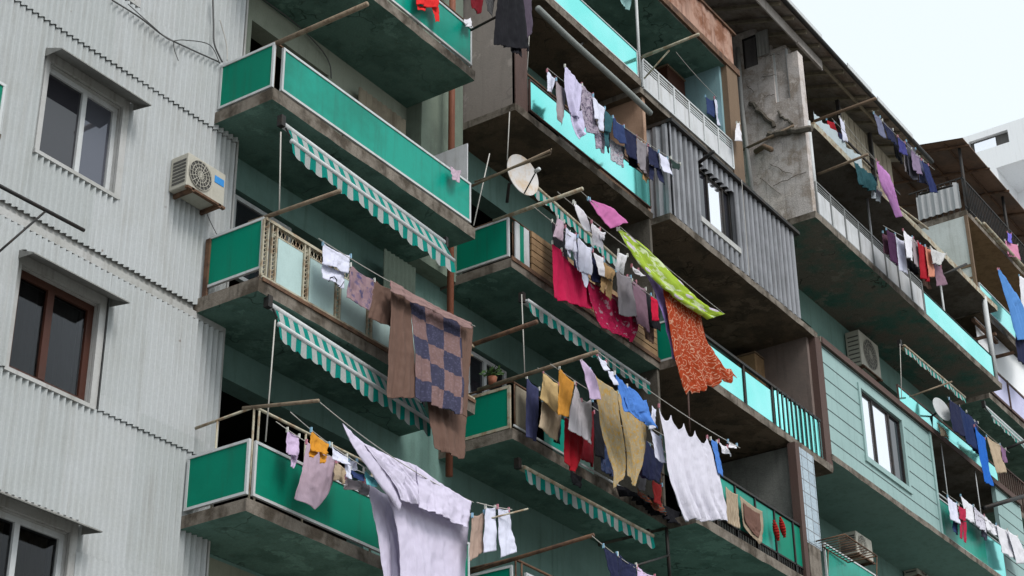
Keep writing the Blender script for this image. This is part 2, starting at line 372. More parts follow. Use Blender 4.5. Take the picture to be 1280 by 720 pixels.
# --- left cladding -------------------------------------------------------------
YS = 14.62
s0, s1 = Z_(225, 50, YS), Z_(139, 80, YS); s2a, s2b = Z_(123, 316, YS), Z_(123, 336, YS); s3 = Z_(181, 541, YS); s4 = Z_(138, 706, YS)
W = [(11.83, 13.03, 14.22, 15.5), (11.83, 13.03, 11.36, 12.62), (11.80, 13.0, 8.58, 9.86), (11.72, 12.93, 5.55, 7.02)]
wall('siding_backing', 8, 15.05, GROUND, ROOFZ, YS+.03, .28, W, SIDECAP)
mb = MB(); rows = [(s0, ROOFZ), (s1, s0), (s2a, s1), (s3, s2b), (s4, s3), (GROUND, s4)]
XE = 15.06
for ri, (za, zb) in enumerate(rows):
    yo = YS - .018 - .026*(ri % 2)
    cuts = sorted([w for w in W if w[2] < zb and w[3] > za], key=lambda w: w[2])
    if not cuts: mb.corr(8, XE, yo, za, zb-.004, .092, .025); continue
    mb.corr(8, cuts[0][0]-.07, yo, za, zb-.004, .092, .025); mb.corr(cuts[0][1]+.10, XE, yo, za, zb-.004, .092, .025)
    z = za
    for w in cuts:
        if w[2]-.05 > z: mb.corr(cuts[0][0]-.07, cuts[0][1]+.10, yo+.002, z, w[2]-.05, .092, .025)
        z = w[3]+.17
    if z < zb: mb.corr(cuts[0][0]-.07, cuts[0][1]+.10, yo+.002, z, zb-.004, .092, .025)
mb.build('corrugated_cladding', SIDING, BLD, True)
mb = MB(); mb.box(8, 15.05, YS-.034, YS+.02, s2a-.1, s2b+.004); mb.box(XE, XE+.03, YS-.03, YS+.3, GROUND, ROOFZ)
mb.face([(XE+.001, YS-.03, GROUND),(XE+.001, YS-.03, GROUND+.01),(XE, YS-.03, GROUND)])
for w in W:   # flat jamb strips round the openings
    mb.box(w[0]-.07, w[0], YS-.02, YS+.02, w[2], w[3]+.17); mb.box(w[1], w[1]+.10, YS-.02, YS+.02, w[2]-.02, w[3]+.17); mb.box(w[0], w[1], YS-.018, YS+.02, w[3]+.01, w[3]+.17)
    mb.box(w[0]-.08, w[1]+.06, YS-.045, YS+.03, w[2]-.05, w[2]-.001)
mb.build('cladding_trim', SIDECAP, BLD)
for i, w in enumerate(W):
    fm = [WHITEM, WHITEM, BROWNWOOD, WHITEM][i]; cx = w[0]+(w[1]-w[0])*(.55 if i < 2 else .45)
    win = window(w[0], w[1], w[2], w[3], YS+.08, [cx], fm, PANE if i != 1 else [GLASSD, GLASSR], .065 if i != 2 else .09,
        ['white framed window at the very top edge', 'white plastic window with dark panes beside the air conditioner', 'brown wooden window with grey net curtains under a sheet canopy', 'pale framed window in the bottom left corner'][i],
        None if i < 2 else [(w[0]+.05, cx-.05), (cx+.1, w[1]-.1)], .07, (.13,.125,.12) if i == 2 else (.16,.11,.05))
    if i:
        z = w[3]+.02; a, b = w[0]-.10, w[1]+.14
        c = MB(); c.face([(a,YS-.02,z+.12),(b,YS-.02,z+.12),(b+.02,YS-.34,z-.02),(a-.02,YS-.34,z-.02)]); c.face([(a,YS-.02,z+.105),(a-.02,YS-.34,z-.035),(b+.02,YS-.34,z-.035),(b,YS-.02,z+.105)])
        c.face([(a-.02,YS-.34,z-.02),(b+.02,YS-.34,z-.02),(b+.02,YS-.34,z-.035),(a-.02,YS-.34,z-.035)])
        c.face([(a,YS-.02,z+.12),(a-.02,YS-.34,z-.02),(a-.02,YS-.34,z-.035),(a,YS-.02,z+.0)]); c.face([(b,YS-.02,z+.12),(b+.02,YS-.34,z-.02),(b+.02,YS-.34,z-.035),(b,YS-.02,z+.0)])
        c.build('canopy', surf('canopy_sheet_%d' % i, (.24,.24,.23), (.14,.14,.13), (.06,.055,.05), .6, .4), win)

# --- main wall behind the balconies ---------------------------------------------
H = [(15.36, 17.6, F1+.25, 12.72), (15.33, 18.35, F0+.05, 9.93), (15.5, 17.2, F2+.1, 15.55), (15.5, 17.6, F3+.2, 18.3),
     (19.35, 19.85, 8.35, 9.35),
     (20.35, 23.6, F1+.1, 12.55), (20.6, 23.9, F2+.1, 15.4), (21.0, 24.0, F3+.1, 18.3), (20.6, 23.9, F4+.1, 20.9),
     (20.0, 23.0, 5.2, 7.05), (25.2, 28.0, F1+.1, 12.6), (25.0, 29.0, F2+.05, 15.3), (25.0, 27.6, F4+.1, 20.9)]
wall('facade_wall', 15.06, 19.6, GROUND, F0-.2, YW, .3, H, surf('olive_render', (.27,.28,.215), (.21,.22,.17), (.08,.08,.06), .6, .35, .9))
wall('facade_wall', 15.06, 19.6, F0-.2, F2-.1, YW, .3, H, TEAL)
wall('facade_wall', 15.06, 19.6, F2-.1, ROOFZ-.2, YW, .3, H, surf('grey_green_render', (.29,.32,.26), (.22,.25,.20), (.08,.08,.06), .6, .35, .9))
wall('facade_wall', 19.6, 30.4, GROUND, ROOFZ-.2, YW, .3, H, TEAL)
H2 = [(31.3, 33.5, F3+.1, 18.0), (36.2, 39.3, F3+.1, 18.1), (31.3, 40.0, F4+.1, 20.9), (36.0, 39.4, 13.55, 15.6), (31.6, 34, F5+.1, 23), (30.75, 31.15, 11.4, 12.25), (33.1, 33.9, 10.6, 12.4)]
wall('facade_wall', 30.4, 41.0, GROUND, ROOFZ-1.2, 14.75, .3, H2, TEAL)

def slab(x0, x1, y0, y1, ztop, t, soffit, label=None, edge=CONC):
    mb = MB(); nx = max(2, int((x1-x0)/.22)); 
    def er(x, k): return .012*noise.noise(Vector((x*3.3, k*7.1, ztop))) + .008*noise.noise(Vector((x*11, k*3.1, ztop)))
    prev = None
    for i in range(nx+1):
        x = x0+(x1-x0)*i/nx
        ring = [(x, y0+er(x, 1), ztop-t+abs(er(x, 2))), (x, y0+er(x, 3)-.01, ztop), (x, y1, ztop), (x, y1, ztop-t)]
        b = len(mb.v); mb.v += ring
        if prev is not None:
            for j in range(4):
                j2 = (j+1) % 4; mb.f.append((prev+j, b+j, b+j2, prev+j2)); mb.m.append(1 if j == 3 else 0)
        else: mb.f.append((b, b+1, b+2, b+3)); mb.m.append(0)
        prev = b
    mb.f.append((prev+3, prev+2, prev+1, prev)); mb.m.append(0)
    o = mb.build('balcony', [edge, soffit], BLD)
    if label: o['label'] = label
    return o
def panel(par, x0, x1, z0, z1, Y, m, fm=WHITEM, fr=.035, muls=(), name='parapet_panel'):
    MB().box(x0+fr*.5, x1-fr*.5, Y, Y+.012, z0+fr*.5, z1-fr*.5).build(name, m, par)
    f = MB(); f.box(x0, x1, Y-.014, Y+.026, z0, z0+fr); f.box(x0, x1, Y-.014, Y+.026, z1-fr, z1)
    for x in (x0, x1-fr) + tuple(muls): f.box(x, x+fr, Y-.012, Y+.024, z0+fr, z1-fr)
    f.build('panel_frame', fm, par)
def sidepanel(par, X, y0, y1, z0, z1, m, fm=WHITEM, fr=.035):
    MB().box(X, X+.012, y0+fr*.5, y1-fr*.5, z0+fr*.5, z1-fr*.5).build('parapet_panel', m, par)
    f = MB(); f.box(X-.014, X+.026, y0, y1, z0, z0+fr); f.box(X-.014, X+.026, y0, y1, z1-fr, z1)
    for y in (y0, y1-fr): f.box(X-.012, X+.024, y, y+fr, z0+fr, z1-fr)
    f.build('panel_frame', fm, par)
def rail(par, pts, r=.02, posts=(), m=RUSTIRON, z0=0):
    mb = MB(); mb.tube(pts, r, 8)
    for (p, q) in posts: mb.tube([p, q], r*.7, 6)
    mb.build('railing', m, par, True)
XL = X_(6,110,13.6); zl0, zl1 = Z_(3,168,13.6), Z_(5,106,13.6)
b = slab(7.5, XL+.02, YF-.02, YS-.05, zl0-.03, .06, TEALD, 'sliver of another green balcony at the left edge')
panel(b, 7.6, XL, zl0, zl1, YF-.01, GREEN)
XA0, XA1 = 14.63, 19.08
# column 1, top (third) floor
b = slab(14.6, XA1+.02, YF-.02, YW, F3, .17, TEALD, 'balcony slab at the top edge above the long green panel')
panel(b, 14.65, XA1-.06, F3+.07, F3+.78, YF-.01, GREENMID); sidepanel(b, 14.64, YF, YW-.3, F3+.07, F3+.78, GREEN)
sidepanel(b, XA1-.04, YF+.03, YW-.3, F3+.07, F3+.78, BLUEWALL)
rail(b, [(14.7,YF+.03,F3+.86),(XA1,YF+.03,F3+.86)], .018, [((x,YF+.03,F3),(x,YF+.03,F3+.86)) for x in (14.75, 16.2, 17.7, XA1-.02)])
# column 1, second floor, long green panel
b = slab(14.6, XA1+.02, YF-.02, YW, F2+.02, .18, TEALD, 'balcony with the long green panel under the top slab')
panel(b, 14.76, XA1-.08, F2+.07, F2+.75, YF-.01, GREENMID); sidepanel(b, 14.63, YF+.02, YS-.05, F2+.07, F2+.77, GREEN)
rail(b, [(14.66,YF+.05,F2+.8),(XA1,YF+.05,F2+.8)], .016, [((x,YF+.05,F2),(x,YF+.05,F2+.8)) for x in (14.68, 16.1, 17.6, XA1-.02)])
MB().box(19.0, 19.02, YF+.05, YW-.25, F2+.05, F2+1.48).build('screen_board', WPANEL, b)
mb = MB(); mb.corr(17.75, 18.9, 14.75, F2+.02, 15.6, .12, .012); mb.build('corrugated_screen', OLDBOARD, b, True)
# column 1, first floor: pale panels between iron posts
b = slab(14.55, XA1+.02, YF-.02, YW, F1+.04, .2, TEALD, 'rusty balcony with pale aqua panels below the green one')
sidepanel(b, 14.63, YF+.02, YS-.05, F1+.2, F1+.93, GREEN)
zt = 11.44; xs = [14.80, 15.42, 16.06, 16.72, 17.38, 18.05, 18.7]
for x0, x1 in zip(xs[:-1], xs[1:]):
    MB().box(x0+.09, x1-.06, YF, YF+.01, F1+.1, zt-.14).build('parapet_panel', FROST, b)
mb = MB(); mb.box(14.62, XA1, YF-.03, YF+.03, zt-.02, zt+.02); mb.box(14.6, XA1, YF-.035, YF+.04, F1+.04, F1+.085)
mb.box(14.8, XA1, YF-.004, YF+.014, zt-.15, zt-.13)
for x in xs+[14.64]:
    for dx in (0, .085): mb.box(x-.05+dx, x-.028+dx, YF-.02, YF+.015, F1+.085, zt-.02)
    z = F1+.1
    while z < zt-.08: mb.tube([(x-.028,YF,z),(x+.035,YF,z+.05)], .006, 5); mb.tube([(x-.028,YF,z+.05),(x+.035,YF,z)], .006, 5); z += .06
x = 14.85
while x < 18.9: mb.tube([(x,YF+.005,zt-.13),(x+.05,YF+.005,zt-.02)], .005, 5); mb.tube([(x+.05,YF+.005,zt-.13),(x,YF+.005,zt-.02)], .005, 5); x += .07
for y in [YF+.02+i*.06 for i in range(0)]: pass
mb.build('railing', CREAM, b)
mb = MB(); mb.corr(18.2, 18.95, 14.55, F1+.3, 12.95, .1, .012); mb.build('corrugated_screen', GREYG, b, True)
mb = MB(); mb.box(14.6, XA1, YF-.05, YF-.03, F1-.0, F1+.05); mb.box(14.56, 14.585, YF-.03, YS-.1, F1+.0, F1+.05); mb.box(14.6, 14.64, YS-.12, YS-.05, F1+.04, F1+.9)
mb.build('edge_angle', RUSTIRON, b)
# column 1, ground row (F0)
b = slab(14.58, XA1+.02, YF-.02, YW, F0, .16, TEALD, 'lowest left balcony with a flat green panel and pipe rail')
panel(b, 14.68, XA1-.1, F0+.06, F0+.75, YF-.01, GREEN); sidepanel(b, 14.6, YF+.0, YS-.04, F0+.06, F0+.75, GREEN)
rail(b, [(14.66,YS,8.86),(14.66,YF+.02,8.9),(XA1,YF+.02,8.9)], .02, [((14.66,y,F0),(14.66,y,8.88)) for y in (YF+.02, 14.2)]+[((x,YF+.02,F0),(x,YF+.02,8.9)) for x in (14.75, 15.6, 16.9, 18.3)], CREAM)
# column 2 left part
XC0, XC1 = 20.05, 24.45
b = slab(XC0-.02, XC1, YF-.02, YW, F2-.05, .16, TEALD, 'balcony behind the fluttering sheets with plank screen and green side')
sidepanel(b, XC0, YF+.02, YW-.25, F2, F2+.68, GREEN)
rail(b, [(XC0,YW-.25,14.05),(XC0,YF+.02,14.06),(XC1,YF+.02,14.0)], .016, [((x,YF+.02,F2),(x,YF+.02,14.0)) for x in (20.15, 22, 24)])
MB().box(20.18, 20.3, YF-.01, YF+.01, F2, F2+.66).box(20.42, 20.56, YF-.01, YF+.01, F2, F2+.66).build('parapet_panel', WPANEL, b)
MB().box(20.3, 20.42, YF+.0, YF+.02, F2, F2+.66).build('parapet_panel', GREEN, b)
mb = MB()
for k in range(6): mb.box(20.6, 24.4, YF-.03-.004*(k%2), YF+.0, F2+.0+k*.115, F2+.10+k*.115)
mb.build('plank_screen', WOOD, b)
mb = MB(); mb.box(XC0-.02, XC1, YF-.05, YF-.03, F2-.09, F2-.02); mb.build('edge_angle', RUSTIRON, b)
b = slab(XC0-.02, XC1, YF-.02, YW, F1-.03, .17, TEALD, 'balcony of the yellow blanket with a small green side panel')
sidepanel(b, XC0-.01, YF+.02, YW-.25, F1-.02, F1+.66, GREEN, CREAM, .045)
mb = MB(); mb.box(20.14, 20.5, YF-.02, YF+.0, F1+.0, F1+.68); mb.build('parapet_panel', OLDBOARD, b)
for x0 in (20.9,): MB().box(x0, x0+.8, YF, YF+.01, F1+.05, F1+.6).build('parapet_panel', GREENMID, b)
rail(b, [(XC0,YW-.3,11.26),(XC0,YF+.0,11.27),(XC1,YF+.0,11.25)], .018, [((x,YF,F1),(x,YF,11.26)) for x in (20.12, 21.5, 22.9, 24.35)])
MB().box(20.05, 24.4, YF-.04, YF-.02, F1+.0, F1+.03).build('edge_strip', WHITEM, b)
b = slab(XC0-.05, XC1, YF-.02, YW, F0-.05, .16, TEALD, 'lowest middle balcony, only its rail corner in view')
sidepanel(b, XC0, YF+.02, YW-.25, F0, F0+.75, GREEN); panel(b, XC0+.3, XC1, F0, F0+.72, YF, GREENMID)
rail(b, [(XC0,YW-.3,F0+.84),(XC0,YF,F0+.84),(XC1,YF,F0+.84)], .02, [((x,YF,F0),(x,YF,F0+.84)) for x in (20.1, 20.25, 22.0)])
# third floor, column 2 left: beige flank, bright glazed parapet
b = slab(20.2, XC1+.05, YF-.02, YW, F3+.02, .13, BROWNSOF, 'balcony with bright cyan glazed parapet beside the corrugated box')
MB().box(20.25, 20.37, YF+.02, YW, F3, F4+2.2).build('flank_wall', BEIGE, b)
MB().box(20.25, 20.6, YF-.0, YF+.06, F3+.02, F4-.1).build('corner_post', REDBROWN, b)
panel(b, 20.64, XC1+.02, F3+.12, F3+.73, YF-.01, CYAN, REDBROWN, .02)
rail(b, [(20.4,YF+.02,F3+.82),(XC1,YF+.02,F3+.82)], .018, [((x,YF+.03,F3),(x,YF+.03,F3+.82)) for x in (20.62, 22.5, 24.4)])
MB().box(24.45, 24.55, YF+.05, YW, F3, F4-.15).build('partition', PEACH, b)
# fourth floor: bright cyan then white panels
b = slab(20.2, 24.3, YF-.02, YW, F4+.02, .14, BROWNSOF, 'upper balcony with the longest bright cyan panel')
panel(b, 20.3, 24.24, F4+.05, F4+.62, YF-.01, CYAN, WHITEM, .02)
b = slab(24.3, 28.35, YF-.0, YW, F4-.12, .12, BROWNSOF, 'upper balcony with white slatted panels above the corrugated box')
def whiterail(b, x0, x1, z0, z1, Y, n, pm=WPANEL, fm=WHITEM):
    w = (x1-x0)/n
    for i in range(n): MB().box(x0+i*w+.05, x0+(i+1)*w-.03, Y, Y+.01, z0+.04, z1-.22).build('parapet_panel', pm, b)
    f = MB(); f.box(x0, x1, Y-.02, Y+.03, z1-.03, z1); f.box(x0, x1, Y-.02, Y+.03, z0, z0+.035)
    for i in range(n+1): f.box(x0+i*w-.025, x0+i*w+.025, Y-.018, Y+.02, z0+.035, z1-.03)
    for i in range(n):
        for k in range(3): f.box(x0+i*w+.03, x0+(i+1)*w-.03, Y, Y+.012, z1-.19+k*.055, z1-.165+k*.055)
    f.build('railing', fm, b)
whiterail(b, 24.4, 27.85, F4-.12, F4+.56, YF-.02, 6)
MB().tube([(24.33,YF,F4),(24.33,YF,F5+.05)], .03, 8).build('corner_post', WHITEM, b, True)
MB().box(27.86, 28.32, YF-.03, YW, F3+1.9, F5+.05).build('pillar', PILLAR, b)
MB().box(27.78, 27.86, YF+.1, YW, F4-.1, F5).build('partition', BLUEWALL, b)
MB().box(23.0, 23.08, 14.72, YW-.005, F4, F5-.2).box(23.08, 23.9, 14.78, YW-.005, F4, F5-.3).build('door_leaf', PILLAR, b)
# fifth floor: rusty sheet parapet
b = slab(20.2, 28.35, YF+.0, YW, F5+.08, .13, TEALD, 'top balcony fronted with streaked rusty sheet metal')
mb = MB(); mb.corr(20.3, 28.3, YF-.0, F5+.1, F5+1.0, .35, .01, True); mb.build('parapet_panel', RUST, b, True)
MB().box(20.2, 28.4, YF-.06, YF-.015, F5-.02, F5+.13).box(20.2, 28.4, YF-.05, YF+.03, F5+1.0, F5+1.05).build('edge_angle', RUSTIRON, b)
mb = MB(); mb.corr(24, 30.3, 14.7, F5+.1, ROOFZ-.3, .13, .015); mb.build('corrugated_screen', METCOR, b, True)
# right part: corrugated box bay
bx0, bx1 = 24.6, 29.55
b = slab(XC1, 30.25, YR-.04, YW, F3-.1, .13, BROWNSOF, 'enclosed balcony bay of grey corrugated metal with one window')
WZ = (25.62, 27.0, 16.55, 17.72)
mb = MB(); p = .195
mb.corr(bx0, WZ[0], YR, F3-.08, 18.02, p, .05, True, seg=14); mb.corr(WZ[1], bx1, YR, F3-.08, 18.02, p, .05, True, seg=14)
mb.corr(WZ[0], WZ[1], YR, F3-.08, WZ[2]-.1, p, .05, True, seg=14); mb.corr(WZ[0], WZ[1], YR, WZ[3], 18.02, p, .05, True, seg=14)
mb.corr(YR, YW, bx0, F3-.08, 18.02, p, .02, True, axis='y'); mb.box(bx1, bx1+.02, YR-.02, YW, F3-.08, 18.02)
mb.build('corrugated_sheet', METCOR, b, False)
MB().box(bx0-.03, bx1+.15, YR-.12, YW, 18.02, 18.09).build('bay_roof', IRON, b)
MB().box(WZ[0]-.04, WZ[1]+.1, YR-.07, YR+.02, WZ[2]-.12, WZ[2]-.01).build('sill', SIDECAP, b)
MB().box(bx0, bx1, YW-.1, YW-.02, F3, 18.0).build('shade_backing', DARK, b)  # near-black sheet added to darken the inside of the bay
window(WZ[0], WZ[1], WZ[2], WZ[3], YR+.05, [26.12, 26.72], IRON, [GLASSD, GLASSB, GLASSD], .045, 'dark framed window of the corrugated bay with one bright pane')
# second floor right loggia with cyan panes
b = slab(XC1, 30.35, YR-.05, YW, 13.28, .15, BROWNSOF, 'deep balcony with cyan panes behind the orange sheet')
zb, ztp = 13.3, 14.12
for x0, x1 in ((24.6, 25.5), (25.55, 26.9), (26.98, 28.02)): MB().box(x0+.03, x1-.02, YR, YR+.012, zb+.03, ztp-.12).build('parapet_panel', CYAN, b)
mb = MB(); mb.corr(28.08, 30.0, YR, zb+.02, ztp-.05, .2, .02, True); mb.build('parapet_panel', CYAN, b)
mb = MB(); mb.box(24.5, 30.05, YR-.03, YR+.03, ztp-.03, ztp+.02); mb.box(24.5, 30.05, YR-.02, YR+.03, zb-.02, zb+.03)
for x in (24.55, 25.5, 26.92, 28.03, 30.0): mb.box(x-.02, x+.03, YR-.02, YR+.035, zb+.03, ztp-.03)
x = 28.2
while x < 29.95: mb.box(x, x+.025, YR-.04, YR-.02, zb, ztp); x += .19
mb.build('railing', IRON, b)
sidepanel(b, 24.5, YR+.02, YF+.1, zb, zb+.75, GREEN)
MB().box(30.02, 30.12, YR+.1, YW, 13.28, F3-.2).build('partition', surf('brown_grey_partition', (.17,.13,.115), (.12,.1,.09), (.05,.04,.035), .6, .4), b)
MB().box(30.12, 30.4, YR-.04, YR+.3, 13.2, F3-.2).build('corner_post', REDBROWN, b)
# first floor right loggia: rail with rugs, concrete flank, glass blocks
YG = 13.15
b = slab(XC1, 29.4, YG-.1, YW, F1-.08, .17, TEALD, 'deep balcony where rugs and slippers hang, bare concrete flank')
mb = MB()
for x in [24.6+i*.72 for i in range(7)]: mb.box(x, x+.04, YG-.02, YG+.03, F1-.08, 11.5)
mb.box(24.5, 28.6, YG-.03, YG+.03, 11.48, 11.52); mb.box(24.5, 28.6, YG-.025, YG+.025, F1-.05, F1-.01); mb.box(24.5, 28.6, YG-.02, YG+.02, F1+.13, F1+.16)
x = 24.6
while x < 28.6: mb.box(x, x+.018, YG-.008, YG+.01, F1-.02, F1+.14); x += .09
mb.build('railing', IRON, b)
for i in range(6): MB().box(24.66+i*.72, 24.6+(i+1)*.72-.02, YG, YG+.01, F1+.17, 11.46).build('parapet_panel', GREENMID if i < 4 else GREEN, b)
MB().box(28.62, 28.8, YG+.05, YW, F1-.08, 13.1).build('flank_wall', surf('grey_bare_blocks', (.21,.215,.20), (.14,.145,.135), (.06,.06,.055), .7, .4, .95, 0, 1.8, .6, .2, .35), b)
MB().box(28.5, 28.66, YG-.06, YG+.1, F1-.1, 13.12).build('corner_post', REDBROWN, b)
MB().box(28.72, 29.32, YG-.03, YG+.05, 11.25, 13.1).build('glass_block_panel', TILE, b)
MB().box(28.72, 29.2, YG-.05, YG+.3, 8.2, 11.24).build('pillar', CONC, b)
# right siding bay, second floor
b = slab(30.35, 41.4, YR-.06, 14.75, 13.52, .12, TEAL, 'long slab under the blue green boarded bay')
SW = (32.2, 34.25, 14.1, 15.62)
o = wall('boarded_wall', 30.42, 35.8, 13.53, F3-.25, YR, .1, [SW], BOARD, b)
o2 = wall('boarded_wall', 39.75, 41.4, 13.53, F3-.25, YR, .1, [], BOARD, b)
for a, c, ow in ((30.42, 35.8, o), (39.75, 41.4, o2)):
    mb = MB()
    for z in [13.53+i*.335 for i in range(1, 8)]:
        segs = [(a, c)] if not (SW[2]-.12 < z < SW[3]+.1) or a > 36 else [(a, SW[0]-.1), (SW[1]+.1, c)]
        for (q, r_) in segs: mb.box(q, r_, YR-.006, YR+.01, z-.009, z+.009)
    mb.build('board_joints', JOINT, BLD)
mb = MB(); mb.box(SW[0]-.12, SW[1]+.12, YR-.04, YR, SW[2]-.12, SW[2]); mb.box(SW[0]-.1, SW[1]+.1, YR-.03, YR, SW[3], SW[3]+.09); mb.box(SW[0]-.1, SW[0], YR-.03, YR, SW[2], SW[3]); mb.box(SW[1], SW[1]+.1, YR-.03, YR, SW[2], SW[3])
mb.box(35.8, 35.9, YR-.03, YR+.15, 13.53, F3-.25)
mb.build('window_casing', BOARD, b)
window(SW[0], SW[1], SW[2], SW[3], YR+.03, [SW[0]+.62, SW[0]+1.45], IRON, [GLASSB, GLASSB, GLASSD], .05, 'dark framed window in the blue green boarded wall')
panel(b, 35.9, 39.7, 13.56, 14.42, YR, GREENMID, WHITEM, .025)
MB().box(38.5, 39.68, YR-.004, YR+.0, 13.6, 14.38).build('parapet_panel', CYAN, b)
rail(b, [(35.9,YR+.03,14.55),(39.7,YR+.03,14.55)], .018, [((x,YR+.03,14.4),(x,YR+.03,F3-.25)) for x in (36.6, 38.6)], WHITEM)
MB().box(35.75, 39.8, 14.68, 14.74, 13.55, 15.8).build('shade_backing', DARK, b)  # near-black sheet puts the recess shade in front of the teal wall
# third floor right: open balcony with air conditioner and rolled awning
b = slab(30.35, 41.4, YR-.05, 14.75, F3-.12, .12, CONCD, 'open balcony above the boarded bay holding a white dish')
panel(b, 34.3, 40.1, F3-.08, F3+.33, YR, CYAN, REDBROWN, .03)
MB().box(30.4, 41.3, YR-.075, YR-.055, F3-.26, F3-.12).build('edge_strip', REDBROWN, b)
# fourth floor right: long balcony
b = slab(30.38, 40.75, YB-.05, 14.75, F4-.02, .15, MIXSOF, 'long upper balcony with white panels then cyan glass')
whiterail(b, 30.6, 36.1, F4, F4+.82, YB-.02, 8, WPANEL, surf('grey_painted_rail', (.20,.21,.21), (.13,.13,.13)))
panel(b, 36.15, 40.4, F4+.0, F4+.62, YB-.02, CYAN, IRON, .02)
MB().tube([(40.5,YB,F4),(40.5,YB,F5-.1)], .07, 8).tube([(34.2,YB+.3,F4),(34.2,YB+.3,F5-.1)], .03, 8).tube([(38.3,YB+.3,F4),(38.3,YB+.3,F5-.1)], .03, 8).tube([(30.62,YB,F4),(30.62,YB,F5-.1)], .045, 8).build('corner_post', WHITEM, b, True)
# fifth floor right
b = slab(30.8, 41.3, YB-.05, 14.75, F5-.03, .15, CONCD, 'top balcony under the old tin roof with plastic sheeting', CREAM)
mb = MB(); n = 30
for i in range(n):
    xa, xb = 30.9+2.5*i/n, 30.9+2.5*(i+1)/n; ya, yb = YB-.02+.03*math.sin(i*1.3), YB-.02+.03*math.sin((i+1)*1.3)
    mb.face([(xa,ya,F5),(xb,yb,F5),(xb,yb,F5+.32-.05*math.sin(i*.4)),(xa,ya,F5+.32-.05*math.sin(i*.4))])
mb.build('sheet_parapet', clothmat((.50,.58,.62)), b, True)
mb = MB(); x = 33.3
while x < 36.2: mb.box(x, x+.27, 13.5, 13.53, F5, ROOFZ-1.65+.2); x += .3
mb.build('board_screen', OLDBOARD, b)
MB().box(33.2, 33.28, 13.42, 13.5, F5, ROOFZ-1.4).box(34.9, 34.98, 13.4, 13.48, F5, ROOFZ-1.4).box(33.2, 36.4, 13.42, 13.46, F5+1.0, F5+1.05).build('corner_post', IRON, b)
# flank wall of the upper right block, with two windows
FX = 30.4
holes = [(14.02, 14.38, Z_(940, 84, 14.0)*1.0+.0, 24.0)]
mb = MB()
def flank(y0, y1, z0, z1): mb.box(FX, FX+.25, y0, y1, z0, z1)
pw1 = [atx(923, 22, FX), atx(941, 84, FX)]; w1y0, w1y1 = 14.04, 14.40; w1z0, w1z1 = atx(938,84,FX).z, 23.75
w2y0, w2y1 = 13.36, 13.70; w2z0, w2z1 = atx(988,122,FX).z, atx(976,58,FX).z
flank(YB, w2y0, F4-.1, 22.9); flank(w2y0, w2y1, F4-.1, w2z0); flank(w2y0, w2y1, w2z1, 23.1); flank(w2y1, w1y0, F4-.1, 23.3)
flank(w1y0, w1y1, F4-.1, w1z0); flank(w1y0, w1y1, w1z1, 23.9); flank(w1y1, YW, F4-.1, 23.9)
mb.build('flank_wall', PLASTER, BLD)
for (a, c, z0, z1) in ((w1y0, w1y1, w1z0, w1z1), (w2y0, w2y1, w2z0, w2z1)):
    m_ = MB(); m_.box(FX+.05, FX+.1, a, a+.04, z0, z1); m_.box(FX+.05, FX+.1, c-.04, c, z0, z1); m_.box(FX+.05, FX+.1, a+.04, c-.04, z0, z0+.04); m_.box(FX+.05, FX+.1, a+.04, c-.04, z1-.04, z1)
    w_ = m_.build('window', WHITEM if a < 13.6 else IRON, BLD); MB().box(FX+.07, FX+.08, a+.03, c-.03, z0+.03, z1-.03).build('pane', surf('grey_shutter_%d' % int(a*10), (.15,.14,.145), (.11,.10,.10), (.05,.05,.05)) if a > 13.8 else PLASTER, w_)
# torn plaster ledges and broken beam on the flank
mb = MB()
rp = random.Random(3)
def rough_beam(p, q, r, seg=9, jit=.03):
    pts = [Vector(p).lerp(Vector(q), i/seg) + Vector((rp.uniform(-jit, jit), rp.uniform(-jit, jit), rp.uniform(-jit, jit))) for i in range(seg+1)]
    mb.tube(pts, r, 6)
rough_beam(atx(960, 168, FX-.06), atx(1016, 162, FX-.06), .07)
rough_beam(atx(938, 128, FX-.05), atx(968, 158, FX-.05), .055); rough_beam(atx(972, 140, FX-.05), atx(990, 156, FX-.05), .03)
mb.build('torn_ledge', CONCD, BLD)
mb = MB()
for (u, v, u2, v2) in ((950, 70, 974, 68), (953, 96, 970, 94), (934, 108, 942, 114), (955, 120, 968, 118), (962, 205, 990, 218), (950, 222, 976, 243), (966, 232, 1008, 214)):
    n = 7; P0, P1 = atx(u, v, FX-.02), atx(u2, v2, FX-.02)
    pts = [P0.lerp(P1, i/n)+Vector((0, 0, rp.uniform(-.025, .025))) for i in range(n+1)]; mb.tube(pts, .006, 5)
mb.build('plaster_crack', CONCD, BLD)
mb = MB(); mb.corr(13.72, 14.02, FX-.05, atx(955,70,FX).z, atx(958,38,FX).z, .09, .006, axis='y')
mb.build('patch_sheet', SIDECAP, BLD, True)
MB().tube([atx(922, 60, FX-.08), atx(927, 130, FX-.08), atx(941, 250, FX-.08)], .05, 8).build('downpipe', SIDECAP, BLD, True)
